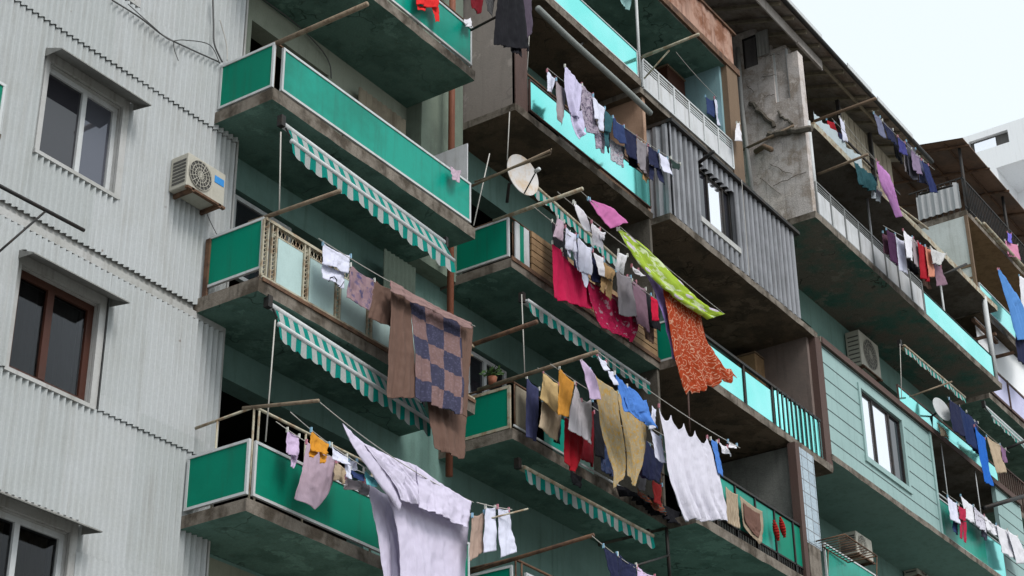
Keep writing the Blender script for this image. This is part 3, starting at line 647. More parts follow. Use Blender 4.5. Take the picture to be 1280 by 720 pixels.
# main roof
mb = MB(); zr, ye = 23.42, 12.85
prof = [(ye, zr), (ye+1.2, zr+.45), (20, zr+1.9), (22.4, zr+1.0)]
for i, (p0, p1) in enumerate(zip(prof[:-1], prof[1:])):
    mb.face([(19.5,p0[0],p0[1]+.06),(37.2,p0[0],p0[1]+.06),(37.2,p1[0],p1[1]+.06),(19.5,p1[0],p1[1]+.06)]); mb.face([(19.5,p0[0],p0[1]),(19.5,p1[0],p1[1]),(37.2,p1[0],p1[1]),(37.2,p0[0],p0[1])])
mb.face([(19.5,ye,zr),(37.2,ye,zr),(37.2,ye,zr+.06),(19.5,ye,zr+.06)])
rf = mb.build('roof', ROOFM, BLD)
mb = MB(); x = 20
while x < 37: mb.bar((x, ye+.05, zr-.03), (x, 14.7, zr+.55), .06, .07); x += .62
mb.bar((19.6, ye+.35, zr-.0), (37.1, ye+.35, zr-.0), .05, .06); mb.build('rafters', OLDBOARD, rf)
mb = MB(); mb.tube([(19.5, ye-.04, zr-.02), (30.9, ye-.04, zr+.02), (37.2, ye-.04, zr)], .055, 8); mb.build('gutter', IRON, rf, True)
mb = MB(); x = 24
while x < 31.6: mb.box(x, x+.1, ye+.24, ye+.27, zr-.32, zr-.06); x += .104
mb.box(30.4, 31.55, ye+.2, ye+.26, zr-.36, zr-.3); mb.build('fascia', FASCIA, rf)
MB().box(32.3, 33.6, ye-.11, ye-.09, zr-.02, zr+.1).box(33.9, 35.9, ye-.11, ye-.09, zr-.03, zr+.08).box(28.9, 31.0, ye-.11, ye-.09, zr-.0, zr+.1).build('trim_strip', WHITEM, rf)
# orange drain pipe and wall between the columns
px = 19.55
MB().tube([(px, 14.35, 9.8), (px, 14.35, 21)], .055, 10).build('downpipe', PIPE, BLD, True)
MB().box(19.1, 20.2, 14.6, YW+.0, 13.2, F3+4).build('pier', GREYG, BLD)
MB().box(24.40, 24.47, YF, YW, F1-.1, F3-.1).build('pier', CONCD, BLD)
window(20.4, 21.9, F1+.75, 12.5, YW+.05, [20.85, 21.3], WHITEM, GLASSD, .07, 'white framed kitchen window behind the middle balcony')
window(15.42, 16.6, F1+.9, 12.66, YW+.03, [16.2], WHITEM, GLASSD, .06, 'window behind the pale aqua balcony')
window(19.35, 19.85, 8.35, 9.35, YW-.01, [], WHITEM, GLASSD, .05, 'small white framed window right of the big lilac sheet')
window(30.75, 31.15, 11.4, 12.25, 14.72, [], REDBROWN, PANE, .04, 'narrow window low under the long slab')
window(33.1, 33.9, 10.6, 12.4, 14.72, [33.5], REDBROWN, GLASSD, .05, 'dark window by the iron cage')
b = slab(29.5, 36.5, YR-.1, 14.75, F1-.05, .15, TEALD, 'low right balcony with a teal panel and iron cage')
panel(b, 29.5, 36.4, F1+.0, F1+.93, YR-.1, GREENMID, WHITEM, .03)
# ------------------------------------------------------------------ far wing of the block
FARB = empty('apartment_building', (46, 15, GROUND), 'farther wing with a terrace under a rusty tin roof on thin posts', 'building')
X0 = 41.05; YV = 13.4
wall('facade_wall', X0, 52, GROUND, 24.0, 15.0, .3, [(42.0, 51, 21.5, 23.6), (42, 51, 19.0, 21), (42, 51, 16.2, 18.2)], OLDBOARD, FARB)
mb = MB(); mb.box(X0, 52, 21.8, 22, GROUND, 24); mb.box(X0, X0+.2, 15.3, 21.8, GROUND, 24); mb.box(51.8, 52, 15.3, 21.8, GROUND, 24); mb.build('rear_wall', GREYG, FARB)
def fslab(z, y0, sof, lab, t=.16, x1=52): 
    o = MB().box(X0, x1, y0, 15.0, z-t, z, 0, 1).build('balcony', [CONC, sof], FARB); o['label'] = lab; return o
b = fslab(24.12, YV, WOOD, 'roof terrace floor with thin black railing')
mb = MB(); x = X0+.05
while x < 51.9: mb.box(x, x+.022, YV-.01, YV+.012, 24.12, 25.1); x += .13
y = YV
while y < 14.8: mb.box(X0, X0+.022, y, y+.022, 24.12, 25.1); y += .16
mb.box(X0, 52, YV-.02, YV+.02, 25.08, 25.12); mb.box(X0, X0+.03, YV, 14.9, 25.08, 25.12); mb.box(X0, 52, YV-.02, YV+.02, 24.2, 24.23); mb.build('railing', IRON, b)
MB().tube([(X0+.5, YV-.25, 23.85), (48, YV-.25, 23.8), (52, YV-.2, 23.9)], .05, 8).tube([(X0+.3, YV-.12, 23.95), (52, YV-.12, 23.95)], .04, 8).build('stored_pipes', CREAM, b, True)
mb = MB(); n = 24
for i in range(n):
    y0_, y1_ = 13.5+1.2*i/n, 13.5+1.2*(i+1)/n; xa, xb = X0-.04+.03*math.sin(i*1.7), X0-.04+.03*math.sin((i+1)*1.7)
    mb.face([(xa,y0_,24.2),(xb,y1_,24.2),(xb,y1_,24.95+.05*math.sin(i)),(xa,y0_,24.95+.05*math.sin(i))])
mb.build('plastic_sheeting', clothmat((.42,.43,.44)), b, True)
mb = MB(); mb.face([(X0-.2,YV-.25,26.15),(54,YV-.25,26.0),(54,16.5,26.75),(X0-.2,16.5,26.75)]); mb.face([(X0-.2,YV-.25,26.12),(X0-.2,16.5,26.7),(54,16.5,26.7),(54,YV-.25,25.97)])
mb.face([(X0-.2,YV-.25,26.12),(54,YV-.25,25.97),(54,YV-.25,26.0),(X0-.2,YV-.25,26.15)])
r2 = mb.build('roof', surf('rusty_terrace_roof', (.20,.12,.085), (.12,.085,.07), (.06,.04,.03), .8, .5), FARB)
mb = MB()
for x in [X0+.1+i*1.45 for i in range(8)]: mb.bar((x, YV-.3, 26.05), (x, 16.4, 26.62), .06, .05)
for y in (YV+.3, 14.4, 15.5): mb.bar((X0-.1, y, 26.13+(y-YV)*.19), (53, y, 26.0+(y-YV)*.19), .05, .05)
mb.build('rafters', RUSTIRON, r2)
mb = MB()
for x in (X0+.15, X0+3.3, X0+6.6): mb.tube([(x, YV, 24.1), (x, YV, 26.1)], .045, 8)
mb.build('post', IRON, r2, True)
b = fslab(21.25, YV, BROWNSOF, 'far balcony with boxed white side and cyan parapet')
MB().box(X0, X0+.05, YV+.08, 14.9, 21.25, 23.95).build('side_board', surf('pale_side_board', (.50,.53,.52), (.40,.42,.40), (.2,.19,.17), .6, .4), b)
MB().box(X0-.03, X0+.06, YV, YV+.08, 21.25, 23.95).box(X0-.02, X0, YV+.08, 14.9, 22.45, 22.52).box(X0-.02, X0, YV+.08, 14.9, 22.1, 22.15).build('corner_post', PILLAR, b)
panel(b, X0+.1, 52, 21.3, 22.0, YV-.02, CYAN, WHITEM, .03)
b = fslab(18.9, YV+.1, TEALD, 'far balcony with ornate pale grating and white sheets above')
mb = MB(); mb.box(X0, 52, YV+.1, YV+.12, 19.0, 19.75)
mb.build('parapet_panel', clothmat((.55,.55,.75), 'print', (.10,.10,.16), (.75,.75,.85), 3*6, 3, .05), b)
for k in range(0): pass
f = MB(); f.box(X0, 52, YV+.08, YV+.14, 19.72, 19.78); f.box(X0, 52, YV+.08, YV+.14, 18.95, 19.02)
for x in (X0+.02, X0+1.5, X0+3.0, X0+4.5): f.box(x, x+.07, YV+.07, YV+.15, 18.95, 19.78)
f.build('railing', REDBROWN, b)
MB().box(X0+.05, 52, YV+.2, YV+.22, 19.8, 21.05).build('plastic_sheeting', surf('white_plastic_sheet', (.85,.86,.88), (.78,.79,.8), (.6,.6,.6), .4, .1, .4, 0, .5, .05), b)
MB().bar((X0-.4, YV+.1, 20.75), (X0+1.2, YV+.1, 20.75), .09).bar((X0+.0, YV-.3, 20.4), (X0+.0, YV+1.0, 20.4), .07).bar((X0+1.3, YV-.3, 20.4), (X0+1.3, YV+1.0, 20.4), .07).build('beam', RUSTIRON, b)
b = fslab(16.1, YV+.1, TEALD, 'far lower balcony with brown railing')
mb = MB(); x = X0
while x < 52: mb.box(x, x+.03, YV+.1, YV+.13, 16.1, 17.0); x += .16
mb.box(X0, 52, YV+.08, YV+.14, 16.98, 17.02); mb.build('railing', REDBROWN, b)
MB().box(X0, 52, YV+.2, 14.9, 13.2, 13.4).build('balcony', CONC, FARB)
# ------------------------------------------------------------------ white building behind
WX = 68.0
WB = empty('apartment_building', (75, 25, GROUND), 'white modern building rising behind the tin roof', 'building')
def wy(u, v): p = atx(u, v, WX); return p.y, p.z
ya, za_ = wy(1229, 217); yb_, zb_ = wy(1280, 197); zband = (za_+zb_)/2; zlow = zband-.0
(y1, z1), (y2, z2) = wy(1213, 192), wy(1260, 167)
zt_w = wy(1240,160)[1]
wz0, wz1 = wy(1213,193)[1], wy(1213,177)[1]
yL = wy(1150, 200)[0]; 
mb = MB()
def wbx(y0, y1_, z0, z1_, x0=WX, x1=WX+14): mb.box(x0, x1, y0, y1_, z0, z1_)
wa, wb_ = y2, y1
if wa > wb_: wa, wb_ = wb_, wa
wbx(17.5, wa, zband, zt_w); wbx(wa, wb_, zband, wz0); wbx(wa, wb_, wz1, zt_w); wbx(wb_, wy(1202,190)[0], zband, zt_w)
yfin = wy(1250, 240)[0]
wbx(yfin, wy(1202,200)[0], GROUND, zband); wbx(17.5, yfin, GROUND, zband, WX+2.5)
wbx(17.5, yfin, zband-2.9-1.0, zband-2.9, WX, WX+2.5)
mb.build('wall', WBUILD, WB)
mb = MB(); mb.box(WX+.2, WX+.3, wa, wb_, wz0, wz1); w_ = mb.build('window', ACG, WB)
MB().box(WX+.15, WX+.17, wa+.35*(wb_-wa), wb_-.1*(wb_-wa), wz0+.08, wz1-.08).build('pane', GLASSB, w_)
mb = MB()
for k in (0, 1):
    z0 = zband-1.9-3.9*k; yy = wy(1262, 240)[0]
    m_ = MB(); m_.box(WX+2.38, WX+2.45, yy-3.2, yy, z0-1.0, z0+1.0); w_ = m_.build('window', WHITEM, WB)
    MB().box(WX+2.3, WX+2.36, yy-3.0, yy-.15, z0-.85, z0+.85).build('pane', glass_mat('pale_glass_%d' % k, (.6,.66,.7), .7, .1), w_)
# ------------------------------------------------------------------ ground
tag(MB().face([(-300,-300,GROUND),(400,-300,GROUND),(400,400,GROUND),(-300,400,GROUND)]) or None, None) if False else None
g = MB(); g.face([(-400,-400,GROUND),(500,-400,GROUND),(500,500,GROUND),(-400,500,GROUND)])
tag(g.build('ground', ASPH), 'pale concrete courtyard below the building', 'ground', None, 'structure')

# ------------------------------------------------------------------ LAUNDRY
PEGM = [surf('peg_plastic_%d' % i, c, None, c, 0, 0, .5) for i, c in enumerate([(.25,.45,.6), (.6,.6,.55), (.5,.2,.25)])]
cnt = [0]
def lerp_poly(pl, t):
    n = len(pl)-1; k = min(int(t*n), n-1); f = t*n-k; a, b = pl[k], pl[k+1]
    return [a[i]+(b[i]-a[i])*f for i in range(3)]
def smooth_poly(pl, t):
    n = len(pl)-1
    if n < 2: return lerp_poly(pl, t)
    k = min(int(t*n), n-1); f = t*n-k
    P = [pl[max(k-1, 0)], pl[k], pl[k+1], pl[min(k+2, n)]]
    return [0.5*((2*P[1][i]) + (-P[0][i]+P[2][i])*f + (2*P[0][i]-5*P[1][i]+4*P[2][i]-P[3][i])*f*f + (-P[0][i]+3*P[1][i]-3*P[2][i]+P[3][i])*f**3) for i in range(3)]
def cloth(name, label, cat, m, patches, Y, fold=.035, k=3.0, group=None, pegs=True, hem=.02, billow=-.06, sag=.03, mats=None, wr=.022):
    """hanging cloth: every patch is lofted between a left and a right edge; folds run down from the line"""
    cnt[0] += 1; seed = cnt[0]*3.7
    mb = MB(); tops = []
    for pi, pt in enumerate(patches):
        mi = 0
        if isinstance(pt, dict): mi = pt.get('m', 0); L, R = pt['L'], pt['R']; yo = pt.get('y', 0); sn, sd_ = pt.get('scal', (0, 0))
        else: L, R, yo, sn, sd_ = [pt[0], pt[3]], [pt[1], pt[2]], 0, 0, 0
        L = [(q[0], q[1], q[2] if len(q) > 2 else billow*i/(len(L)-1)) for i, q in enumerate(L)]
        R = [(q[0], q[1], q[2] if len(q) > 2 else billow*i/(len(R)-1)) for i, q in enumerate(R)]
        h = max(math.hypot(L[-1][0]-L[0][0], L[-1][1]-L[0][1]), math.hypot(R[-1][0]-R[0][0], R[-1][1]-R[0][1])); w = math.hypot(R[0][0]-L[0][0], R[0][1]-L[0][1])
        n = max(8, min(48, int(w/2)+8)); mm = max(8, min(60, int(h/2.5)+6)); base = len(mb.v)
        for j in range(mm+1):
            v = j/mm; l, r_ = smooth_poly(L, v), smooth_poly(R, v)
            lp, rp_ = at(l[0], l[1], Y+yo+l[2]), at(r_[0], r_[1], Y+yo+r_[2])
            wid = (rp_-lp).length
            for i in range(n+1):
                u = i/n; p = lp.lerp(rp_, u)
                e = min(1, min(u, 1-u)*6+.25)
                kk = k*min(1.6, max(.5, wid/.35))
                a = fold*(.25+.75*v)*min(1, wid/.25)
                fu = u*wid*7.5 + seed + .35*noise.noise(Vector((v*2.2, seed, u*2)))
                dy = a*e*(1.9*noise.noise(Vector((fu, v*.7, seed))) + .9*(.5-abs(noise.noise(Vector((fu*1.7, v*.5+9, seed))))*2))
                q = Vector((p.x*3.1, v*1.9+seed, p.z*1.3)); dy += wr*noise.noise(q*1.6)*min(1, .3+v) + wr*.45*noise.noise(q*5)
                dz = -sag*math.sin(math.pi*u)*(1-v)**2*min(1, wid/.3) + hem*noise.noise(Vector((u*5*max(.3, wid), seed, 0)))*v
                if sn: dz -= sd_*abs(math.sin(math.pi*u*sn))**.7*(1-v)**4
                dx = .014*noise.noise(Vector((seed, v*5, u*2)))*v
                mb.v.append((p.x+dx, p.y+dy, p.z+dz))
        for j in range(mm):
            for i in range(n):
                a = base+j*(n+1)+i; mb.f.append((a+n+1, a+n+2, a+1, a)); mb.m.append(mi)
                u0, u1, v0, v1 = i/n, (i+1)/n, 1-j/mm, 1-(j+1)/mm
                mb.uv[len(mb.f)-1] = [(u0+pi*.37, v1), (u1+pi*.37, v1), (u1+pi*.37, v0), (u0+pi*.37, v0)]
        if pi == 0: tops = [Vector(mb.v[base]), Vector(mb.v[base+n])]
    o = mb.build(name, mats or m, None, True)
    so = o.modifiers.new('thickness', 'SOLIDIFY'); so.thickness = .004; so.offset = 0
    tag(o, label, cat, group or 'laundry hanging from the balconies')
    if pegs:
        for t in tops:
            p_ = MB(); p_.box(t.x-.008, t.x+.008, t.y-.014, t.y+.014, t.z-.035, t.z+.03)
            p_.build('clothes_peg', PEGM[cnt[0] % 3], o)
    return o
def C(*a, **k): return cloth(*a, **k)
WH = clothmat((.76,.75,.80)); WHB = clothmat((.68,.69,.82)); LIL = clothmat((.60,.46,.66)); PNK = clothmat((.50,.38,.46)); NAVY = clothmat((.018,.022,.06)); BLK = clothmat((.012,.012,.016))
GRY = clothmat((.25,.23,.25)); MAUVE = clothmat((.25,.15,.20)); MGREY = clothmat((.33,.28,.30)); BEIG = clothmat((.48,.38,.27)); TAN = clothmat((.42,.27,.13)); ORG = clothmat((.62,.27,.03))
RED = clothmat((.35,.01,.02)); FUCH = clothmat((.50,.012,.07)); DRED = clothmat((.16,.008,.015)); BLUE = clothmat((.08,.22,.62)); DBLUE = clothmat((.03,.05,.14)); TEALC = clothmat((.03,.10,.12))
VIO = clothmat((.36,.25,.60)); TURQ = clothmat((.15,.5,.55)); BRN = clothmat((.15,.09,.07)); BRNP = clothmat((.23,.125,.10)); HOTP = clothmat((.55,.16,.38)); CORAL = clothmat((.75,.03,.03))
PRT = clothmat((.38,.32,.40), 'print', (.10,.08,.13), (.48,.45,.5), 4, 5); PRT2 = clothmat((.45,.45,.5), 'print', (.15,.15,.2), (.5,.3,.35), 3, 4)
# -- lowest left balcony (Y 13.35 inner line, 12.9 outer line)
C('shirt', 'small lilac baby top on the lowest left line', 'shirt', LIL, [((359,537),(374,545),(373,572),(356,567)), ((364,568),(373,570),(368,585),(363,584))], 13.4)
C('towel', 'dusty pink towel with rounded end hanging before the green panel', 'towel', PNK, [dict(L=[(383,552),(380,575),(373,605),(369,624)], R=[(423,575),(417,600),(408,622),(394,637)])], 13.33, .02, 2)
C('shirt', 'orange shirt clipped above the pink towel', 'shirt', ORG, [((389,537),(411,555),(408,570),(388,562)), ((388,560),(398,566),(392,572),(386,571)), ((399,564),(409,570),(406,579),(400,579))], 12.85)
C('shirt', 'white vest next to the orange shirt', 'shirt', WHB, [((414,556),(434,570),(438,584),(416,574)), ((430,572),(438,580),(440,600),(433,596))], 12.9)
C('shorts', 'crumpled beige shorts under the white vest', 'shorts', BEIG, [((420,576),(434,586),(434,604),(417,600))], 13.3)
C('cloth', 'light grey child cap hanging above navy underwear', 'cap', WHB, [((436,574),(446,576),(448,588),(437,587))], 13.0)
C('underwear', 'navy underwear left of the turquoise garment', 'underwear', DBLUE, [((438,586),(456,593),(455,602),(442,597))], 12.97, .01)
C('underwear', 'cream underwear bundle at the bottom of the line', 'underwear', MGREY, [((432,596),(454,600),(450,613),(430,610))], 13.1)
C('shorts', 'pale grey shorts hanging lowest beside the lilac sheet', 'shorts', GRY, [((449,598),(463,603),(460,621),(448,618))], 13.15)
C('top', 'turquoise crumpled top before the lilac sheet', 'top', TURQ, [((455,587),(473,598),(471,608),(458,606))], 12.95, .03)
C('duvet_cover', 'huge lilac white duvet cover blowing over the bottom line', 'duvet cover', clothmat((.68,.63,.78)), [
    dict(L=[(456,602),(466,640),(476,690),(482,745)], R=[(500,625),(512,660),(520,700),(520,745)], y=.22),
    dict(L=[(470,590),(492,640),(500,690),(502,745)], R=[(586,640),(585,665),(583,700),(582,745)], y=.05),
    dict(L=[(428,529),(438,552),(456,580),(500,640)], R=[(430,531),(452,552),(476,572),(505,592)], y=-.03),
    dict(L=[(453,553),(470,575),(490,600),(502,625)], R=[(521,582),(523,596),(523,612),(524,632)], y=-.06),
    dict(L=[(520,582),(522,600),(524,618),(524,634)], R=[(589,627),(588,638),(587,650),(585,660)], y=-.08)], 12.92, .032, 4, sag=.02)
# -- first floor left
C('tee_shirt', 'white tee shirt with a dark squiggle above the aqua panels', 'shirt', WHB, [((404,304),(438,320),(434,342),(403,330)), ((403,328),(431,340),(430,361),(402,348))], 13.38, .02)
mb = MB(); sq = [(411,352),(413,347),(418,346),(421,350),(420,355),(424,357)]
mb.tube([at(u, v, 13.30) for u, v in sq], .007, 5); mb.tube([at(u, v, 13.30) for u, v in ((424,360),(427,357),(430,352))], .005, 5)
mb.build('printed_squiggle', BLK, bpy.data.objects['tee_shirt'])
C('blanket', 'pinkish checked blanket folded over the line, smaller one', 'blanket', BRNP, [dict(L=[(438,331),(436,350),(433,372)], R=[(468,350),(466,372),(461,389)], m=1), dict(L=[(468,350),(464,375),(459,398)], R=[(491,362),(490,385),(488,408)])], 13.33, .02, mats=[BRN, clothmat((.26,.17,.20), 'check', (.30,.20,.22), (.09,.08,.17), 3, 3)])
C('quilt', 'large brown and blue patchwork quilt hanging past the awning', 'quilt', BRN, [
    dict(L=[(489,355),(488,400),(486,450),(484,497)], R=[(513,372),(515,410),(520,460),(522,497)]),
    dict(L=[(512,371),(516,410),(520,450),(520,497)], R=[(577,402),(578,440),(580,480),(578,518)], m=1),
    dict(L=[(576,401),(578,440),(580,480),(579,518)], R=[(591,408),(589,440),(585,480),(584,522)]),
    dict(L=[(533,500),(538,525),(545,560)], R=[(583,518),(582,545),(581,574)], y=.05)], 13.2, .045, 3, mats=[BRN, clothmat((.21,.13,.125), 'patchwork', (.25,.165,.17), (.05,.05,.09), 3, 5)], billow=-.2)
C('bed_sheet', 'folded mauve brown edge lying over the quilt line', 'bed sheet', clothmat((.28,.18,.17)), [((488,350),(590,404),(589,412),(489,364))], 13.1, .02, 6, pegs=False)
# -- second floor middle
C('shirt', 'small pinkish vest left of the white shirts', 'shirt', PNK, [((697,271),(705,277),(703,302),(692,296))], 13.06)
C('shirt', 'white shirt with tails over the plank screen', 'shirt', WHB, [((707,283),(720,293),(721,316),(707,310)), ((708,308),(714,312),(713,322),(710,318)), ((716,312),(722,316),(727,340),(722,338))], 13.05)
C('shirt', 'white long shirt with pointed tails above the fuchsia cloth', 'shirt', WHB, [((722,295),(739,311),(741,344),(724,336)), ((725,334),(736,342),(734,360),(730,352))], 13.02)
C('towel', 'narrow white towel hanging alone beneath the pole end', 'towel', WH, [dict(L=[(717,252),(722,270),(731,288)], R=[(719,254),(733,270),(738,291)])], 12.62)
C('shirt', 'white hooded shirt below the narrow towel', 'shirt', WH, [((739,277),(750,286),(755,312),(741,307)), ((749,288),(757,290),(755,301),(750,299))], 12.66)
C('headscarf', 'pink headscarf flying just below the upper balcony', 'scarf', HOTP, [dict(L=[(735,248),(748,268),(763,286)], R=[(737,249),(765,260),(785,278)])], 12.36, .02)
C('skirt', 'fuchsia skirt with patterned edge at the left', 'skirt', FUCH, [dict(L=[(690,303),(691,340),(693,372)], R=[(702,312),(708,345),(716,380)])], 13.1)
C('dress', 'tattered brown and fuchsia dress behind the white shirts', 'dress', FUCH, [dict(L=[(703,318),(706,345),(712,380)], R=[(725,338),(730,355),(735,385)])], 13.16)
C('tablecloth', 'wide fuchsia cloth with patterned border hanging lowest', 'tablecloth', clothmat((.42,.012,.07), 'print', (.30,.01,.05), (.42,.25,.3), 3, 2), [dict(L=[(735,350),(738,375),(746,398),(752,410)], R=[(793,380),(797,395),(797,412),(791,427)])], 13.12, .04)
C('shirt', 'dark navy shirt between white shirt and tan trousers', 'shirt', NAVY, [((738,318),(753,330),(752,356),(740,350))], 13.1)
C('towel', 'small white towel beside the tan trousers', 'towel', WH, [((741,313),(754,322),(756,346),(749,342))], 13.0)
C('trousers', 'tan trousers pegged next to the small white towel', 'trousers', TAN, [((755,326),(770,338),(766,352),(753,345)), ((752,344),(759,348),(755,368),(750,362)), ((759,347),(766,352),(764,376),(757,370))], 13.02)
C('underwear', 'white knotted rag tied to the line', 'rag', WH, [((773,313),(784,319),(780,343),(770,336))], 12.72, .05)
C('underwear', 'second smaller white rag right of the knotted one', 'rag', WH, [((789,332),(798,337),(806,346),(793,341))], 12.72, .04)
C('towel', 'grey fringed towel under the white rags', 'towel', GRY, [((770,338),(788,346),(796,398),(773,393))], 13.0)
C('towel', 'maroon towel right of the grey fringed one', 'towel', MAUVE, [((790,350),(807,361),(813,416),(796,402))], 13.02)
C('shirt', 'black shirt behind the narrow red cloth', 'shirt', BLK, [((806,364),(826,378),(824,416),(812,408))], 13.2)
C('cloth', 'narrow bright red cloth beside the violet sheet', 'cloth', clothmat((.6,.01,.05)), [((814,368),(822,375),(823,402),(815,401))], 13.05)
C('bed_sheet', 'lime green floral sheet streaming in the wind', 'bed sheet', clothmat((.36,.50,.05), 'floral', (.62,.70,.42), (.62,.55,.66), 3, 7), [dict(L=[(772,286),(786,312),(805,338),(832,364),(861,386),(884,400)], R=[(774,286),(806,308),(834,336),(860,362),(882,380),(907,392)])], 12.4, .05)
C('bed_sheet', 'violet sheet hanging straight left of the orange one', 'bed sheet', VIO, [dict(L=[(803,333),(818,365),(832,405),(840,448)], R=[(826,348),(833,375),(840,410),(846,452)])], 12.55, .03)
C('bed_sheet', 'orange sheet with white ring pattern flaring outward', 'bed sheet', clothmat((.36,.048,.012), 'rings', (.62,.38,.26), (.36,.045,.015), 13, 20), [dict(L=[(828,354),(836,400),(845,450),(858,494)], R=[(874,384),(881,418),(894,444),(921,472)])], 12.45, .05, 2.5, hem=.12)
# -- first floor middle
C('jeans', 'faded dark blue jeans at the left corner of the middle line', 'jeans', clothmat((.05,.055,.13)), [((658,471),(674,486),(670,552),(658,546))], 13.4)
C('cloth', 'pale yellow napkin above a cream one', 'napkin', clothmat((.58,.42,.20)), [((679,464),(698,480),(698,518),(676,499))], 13.1, .015)
C('cloth', 'cream napkin hanging under the pale yellow one', 'napkin', BEIG, [((678,500),(703,512),(696,552),(673,534))], 13.16, .015)
C('towel', 'ochre orange towel in the middle line', 'towel', clothmat((.55,.25,.04)), [((699,459),(718,478),(711,521),(697,519))], 12.82, .015)
C('tank_top', 'grey white tank top with deep neckline', 'tank top', clothmat((.50,.47,.50)), [dict(L=[(720,479),(714,508),(709,537)], R=[(727,500),(727,520),(726,545)]), dict(L=[(727,502),(727,520),(726,545)], R=[(739,499),(740,530),(738,556)])], 12.84, .02)
C('skirt', 'dark red skirt showing below the tank top', 'skirt', RED, [dict(L=[(706,520),(705,550),(705,578)], R=[(730,546),(727,570),(718,592)])], 13.05)
C('cloth', 'lilac camisole on thin straps', 'camisole', LIL, [dict(L=[(724,447),(731,470),(737,498)], R=[(727,448),(744,470),(752,500)])], 12.44)
C('socks', 'white socks pegged near the pole end', 'socks', WHB, [((747,442),(757,452),(762,464),(755,463)), ((759,462),(766,464),(774,482),(767,480))], 12.22)
C('blanket', 'yellow plaid blanket hanging in two long leaves', 'blanket', clothmat((.40,.32,.20), 'print', (.50,.31,.09), (.46,.38,.25), 5, 10), [dict(L=[(737,462),(746,505),(753,550),(764,585),(766,611)], R=[(772,490),(776,530),(781,560),(783,585),(779,600)]), dict(L=[(771,488),(777,530),(782,560),(784,595)], R=[(806,520),(808,550),(803,580),(795,608)])], 12.6, .04, 2)
C('shirt', 'bright blue shirt blowing beside the yellow blanket', 'shirt', BLUE, [dict(L=[(768,466),(775,492),(780,515)], R=[(784,482),(800,494),(808,516)]), dict(L=[(780,496),(785,512),(794,522)], R=[(808,500),(812,516),(821,536)], y=-.04)], 12.2, .06)
C('bed_sheet', 'big white sheet hung by many points at the centre', 'bed sheet', clothmat((.72,.70,.80)), [
    dict(L=[(823,507),(829,545),(838,600),(856,650)], R=[(884,546),(896,585),(905,620),(910,650)], scal=(4,.16))], 12.32, .06, 2, hem=.05, wr=.02)
C('pillowcase', 'white pillowcase left of the big sheet', 'pillowcase', WHB, [((812,534),(826,546),(832,580),(820,572)), ((815,507),(820,512),(820,535),(812,536))], 12.45)
C('towel', 'narrow blue towel right of the big white sheet', 'towel', BLUE, [((888,548),(896,552),(904,596),(898,592))], 12.32, .01)
C('baby_clothes', 'white baby top at the far end of the line', 'shirt', WH, [((898,551),(909,558),(914,570),(903,566))], 12.3)
C('baby_clothes', 'tiny white bootee pegged last on the line', 'bootee', WH, [((910,551),(921,556),(920,561),(911,559))], 12.2)
C('trousers', 'dark navy trousers behind the white sheet', 'trousers', NAVY, [((803,545),(830,575),(824,605),(802,596))], 13.1)
C('cloth', 'light grey rag on the balcony edge', 'rag', GRY, [((799,590),(808,594),(807,614),(798,610))], 13.35)
C('cloth', 'dark red sweater stuffed behind the sheet', 'sweater', clothmat((.22,.015,.015)), [((815,598),(827,606),(826,632),(817,628))], 13.35)
C('bag', 'black plastic bags heaped on the slab edge', 'bag', BLK, [dict(L=[(768,604),(776,616)], R=[(812,620),(822,645)]), dict(L=[(810,618),(815,640)], R=[(850,640),(848,660)])], 13.5, .09, pegs=False)
C('cloth', 'rainbow striped rag among the black bags', 'rag', clothmat((.25,.05,.02), 'print', (.02,.10,.12), (.3,.22,.02), 3, 3), [((796,610),(828,630),(832,645),(800,622))], 13.38, .05, pegs=False)
# rugs on the rail of the deep balcony
C('rug', 'beige striped rug over the iron rail', 'rug', clothmat((.34,.25,.17), 'stripes', (.46,.38,.28), (0,0,0), 9, 1), [((907,608),(922,618),(925,662),(908,652))], 13.05, .01, pegs=False, billow=0)
C('bath_mat', 'brown bath mat with rounded end and cream border', 'bath mat', clothmat((.20,.12,.09)), [dict(L=[(925,620),(928,648),(934,664),(946,676)], R=[(953,639),(954,660),(953,675),(950,681)], m=1), dict(L=[(929,628),(931,648),(937,660),(945,669)], R=[(950,642),(951,658),(950,668),(948,673)], y=-.02)], 13.05, .006, pegs=False, billow=0, mats=[clothmat((.17,.09,.07)), clothmat((.38,.30,.22))])
# -- third floor middle line
C('cloth', 'short white cloth first on the upper line', 'cloth', WHB, [((684,88),(695,98),(690,117),(684,114))], 13.2)
C('towel', 'mauve grey towel with pointed end', 'towel', MGREY, [dict(L=[(695,99),(695,125),(696,146)], R=[(707,112),(706,135),(702,157)])], 13.05)
C('blouse', 'lavender white frilly blouse highest on the upper line', 'blouse', clothmat((.60,.56,.76)), [dict(L=[(706,82),(706,110),(712,140)], R=[(728,106),(726,130),(722,150)]), dict(L=[(711,135),(715,155),(724,174)], R=[(728,138),(731,155),(730,168)])], 12.98, .06)
C('scarf', 'grey pink printed scarf between white shirts', 'scarf', PRT, [dict(L=[(727,105),(726,135),(733,165)], R=[(741,118),(743,140),(748,168)])], 13.05)
C('shirt', 'white pinned shirt before the teal jersey', 'shirt', WHB, [((741,119),(756,135),(754,164),(743,148))], 13.0)
C('shorts', 'pinkish printed shorts hanging low before the cyan panel', 'shorts', PRT, [((743,160),(757,167),(756,192),(744,186))], 13.1)
C('jersey', 'dark teal jersey left of the navy ones', 'jersey', TEALC, [((755,136),(767,148),(763,166),(756,163)), ((755,162),(761,165),(761,184),(757,181))], 13.03)
C('shirt', 'navy blue shirt second on the dark run', 'shirt', DBLUE, [((766,146),(780,158),(783,182),(767,170))], 13.03)
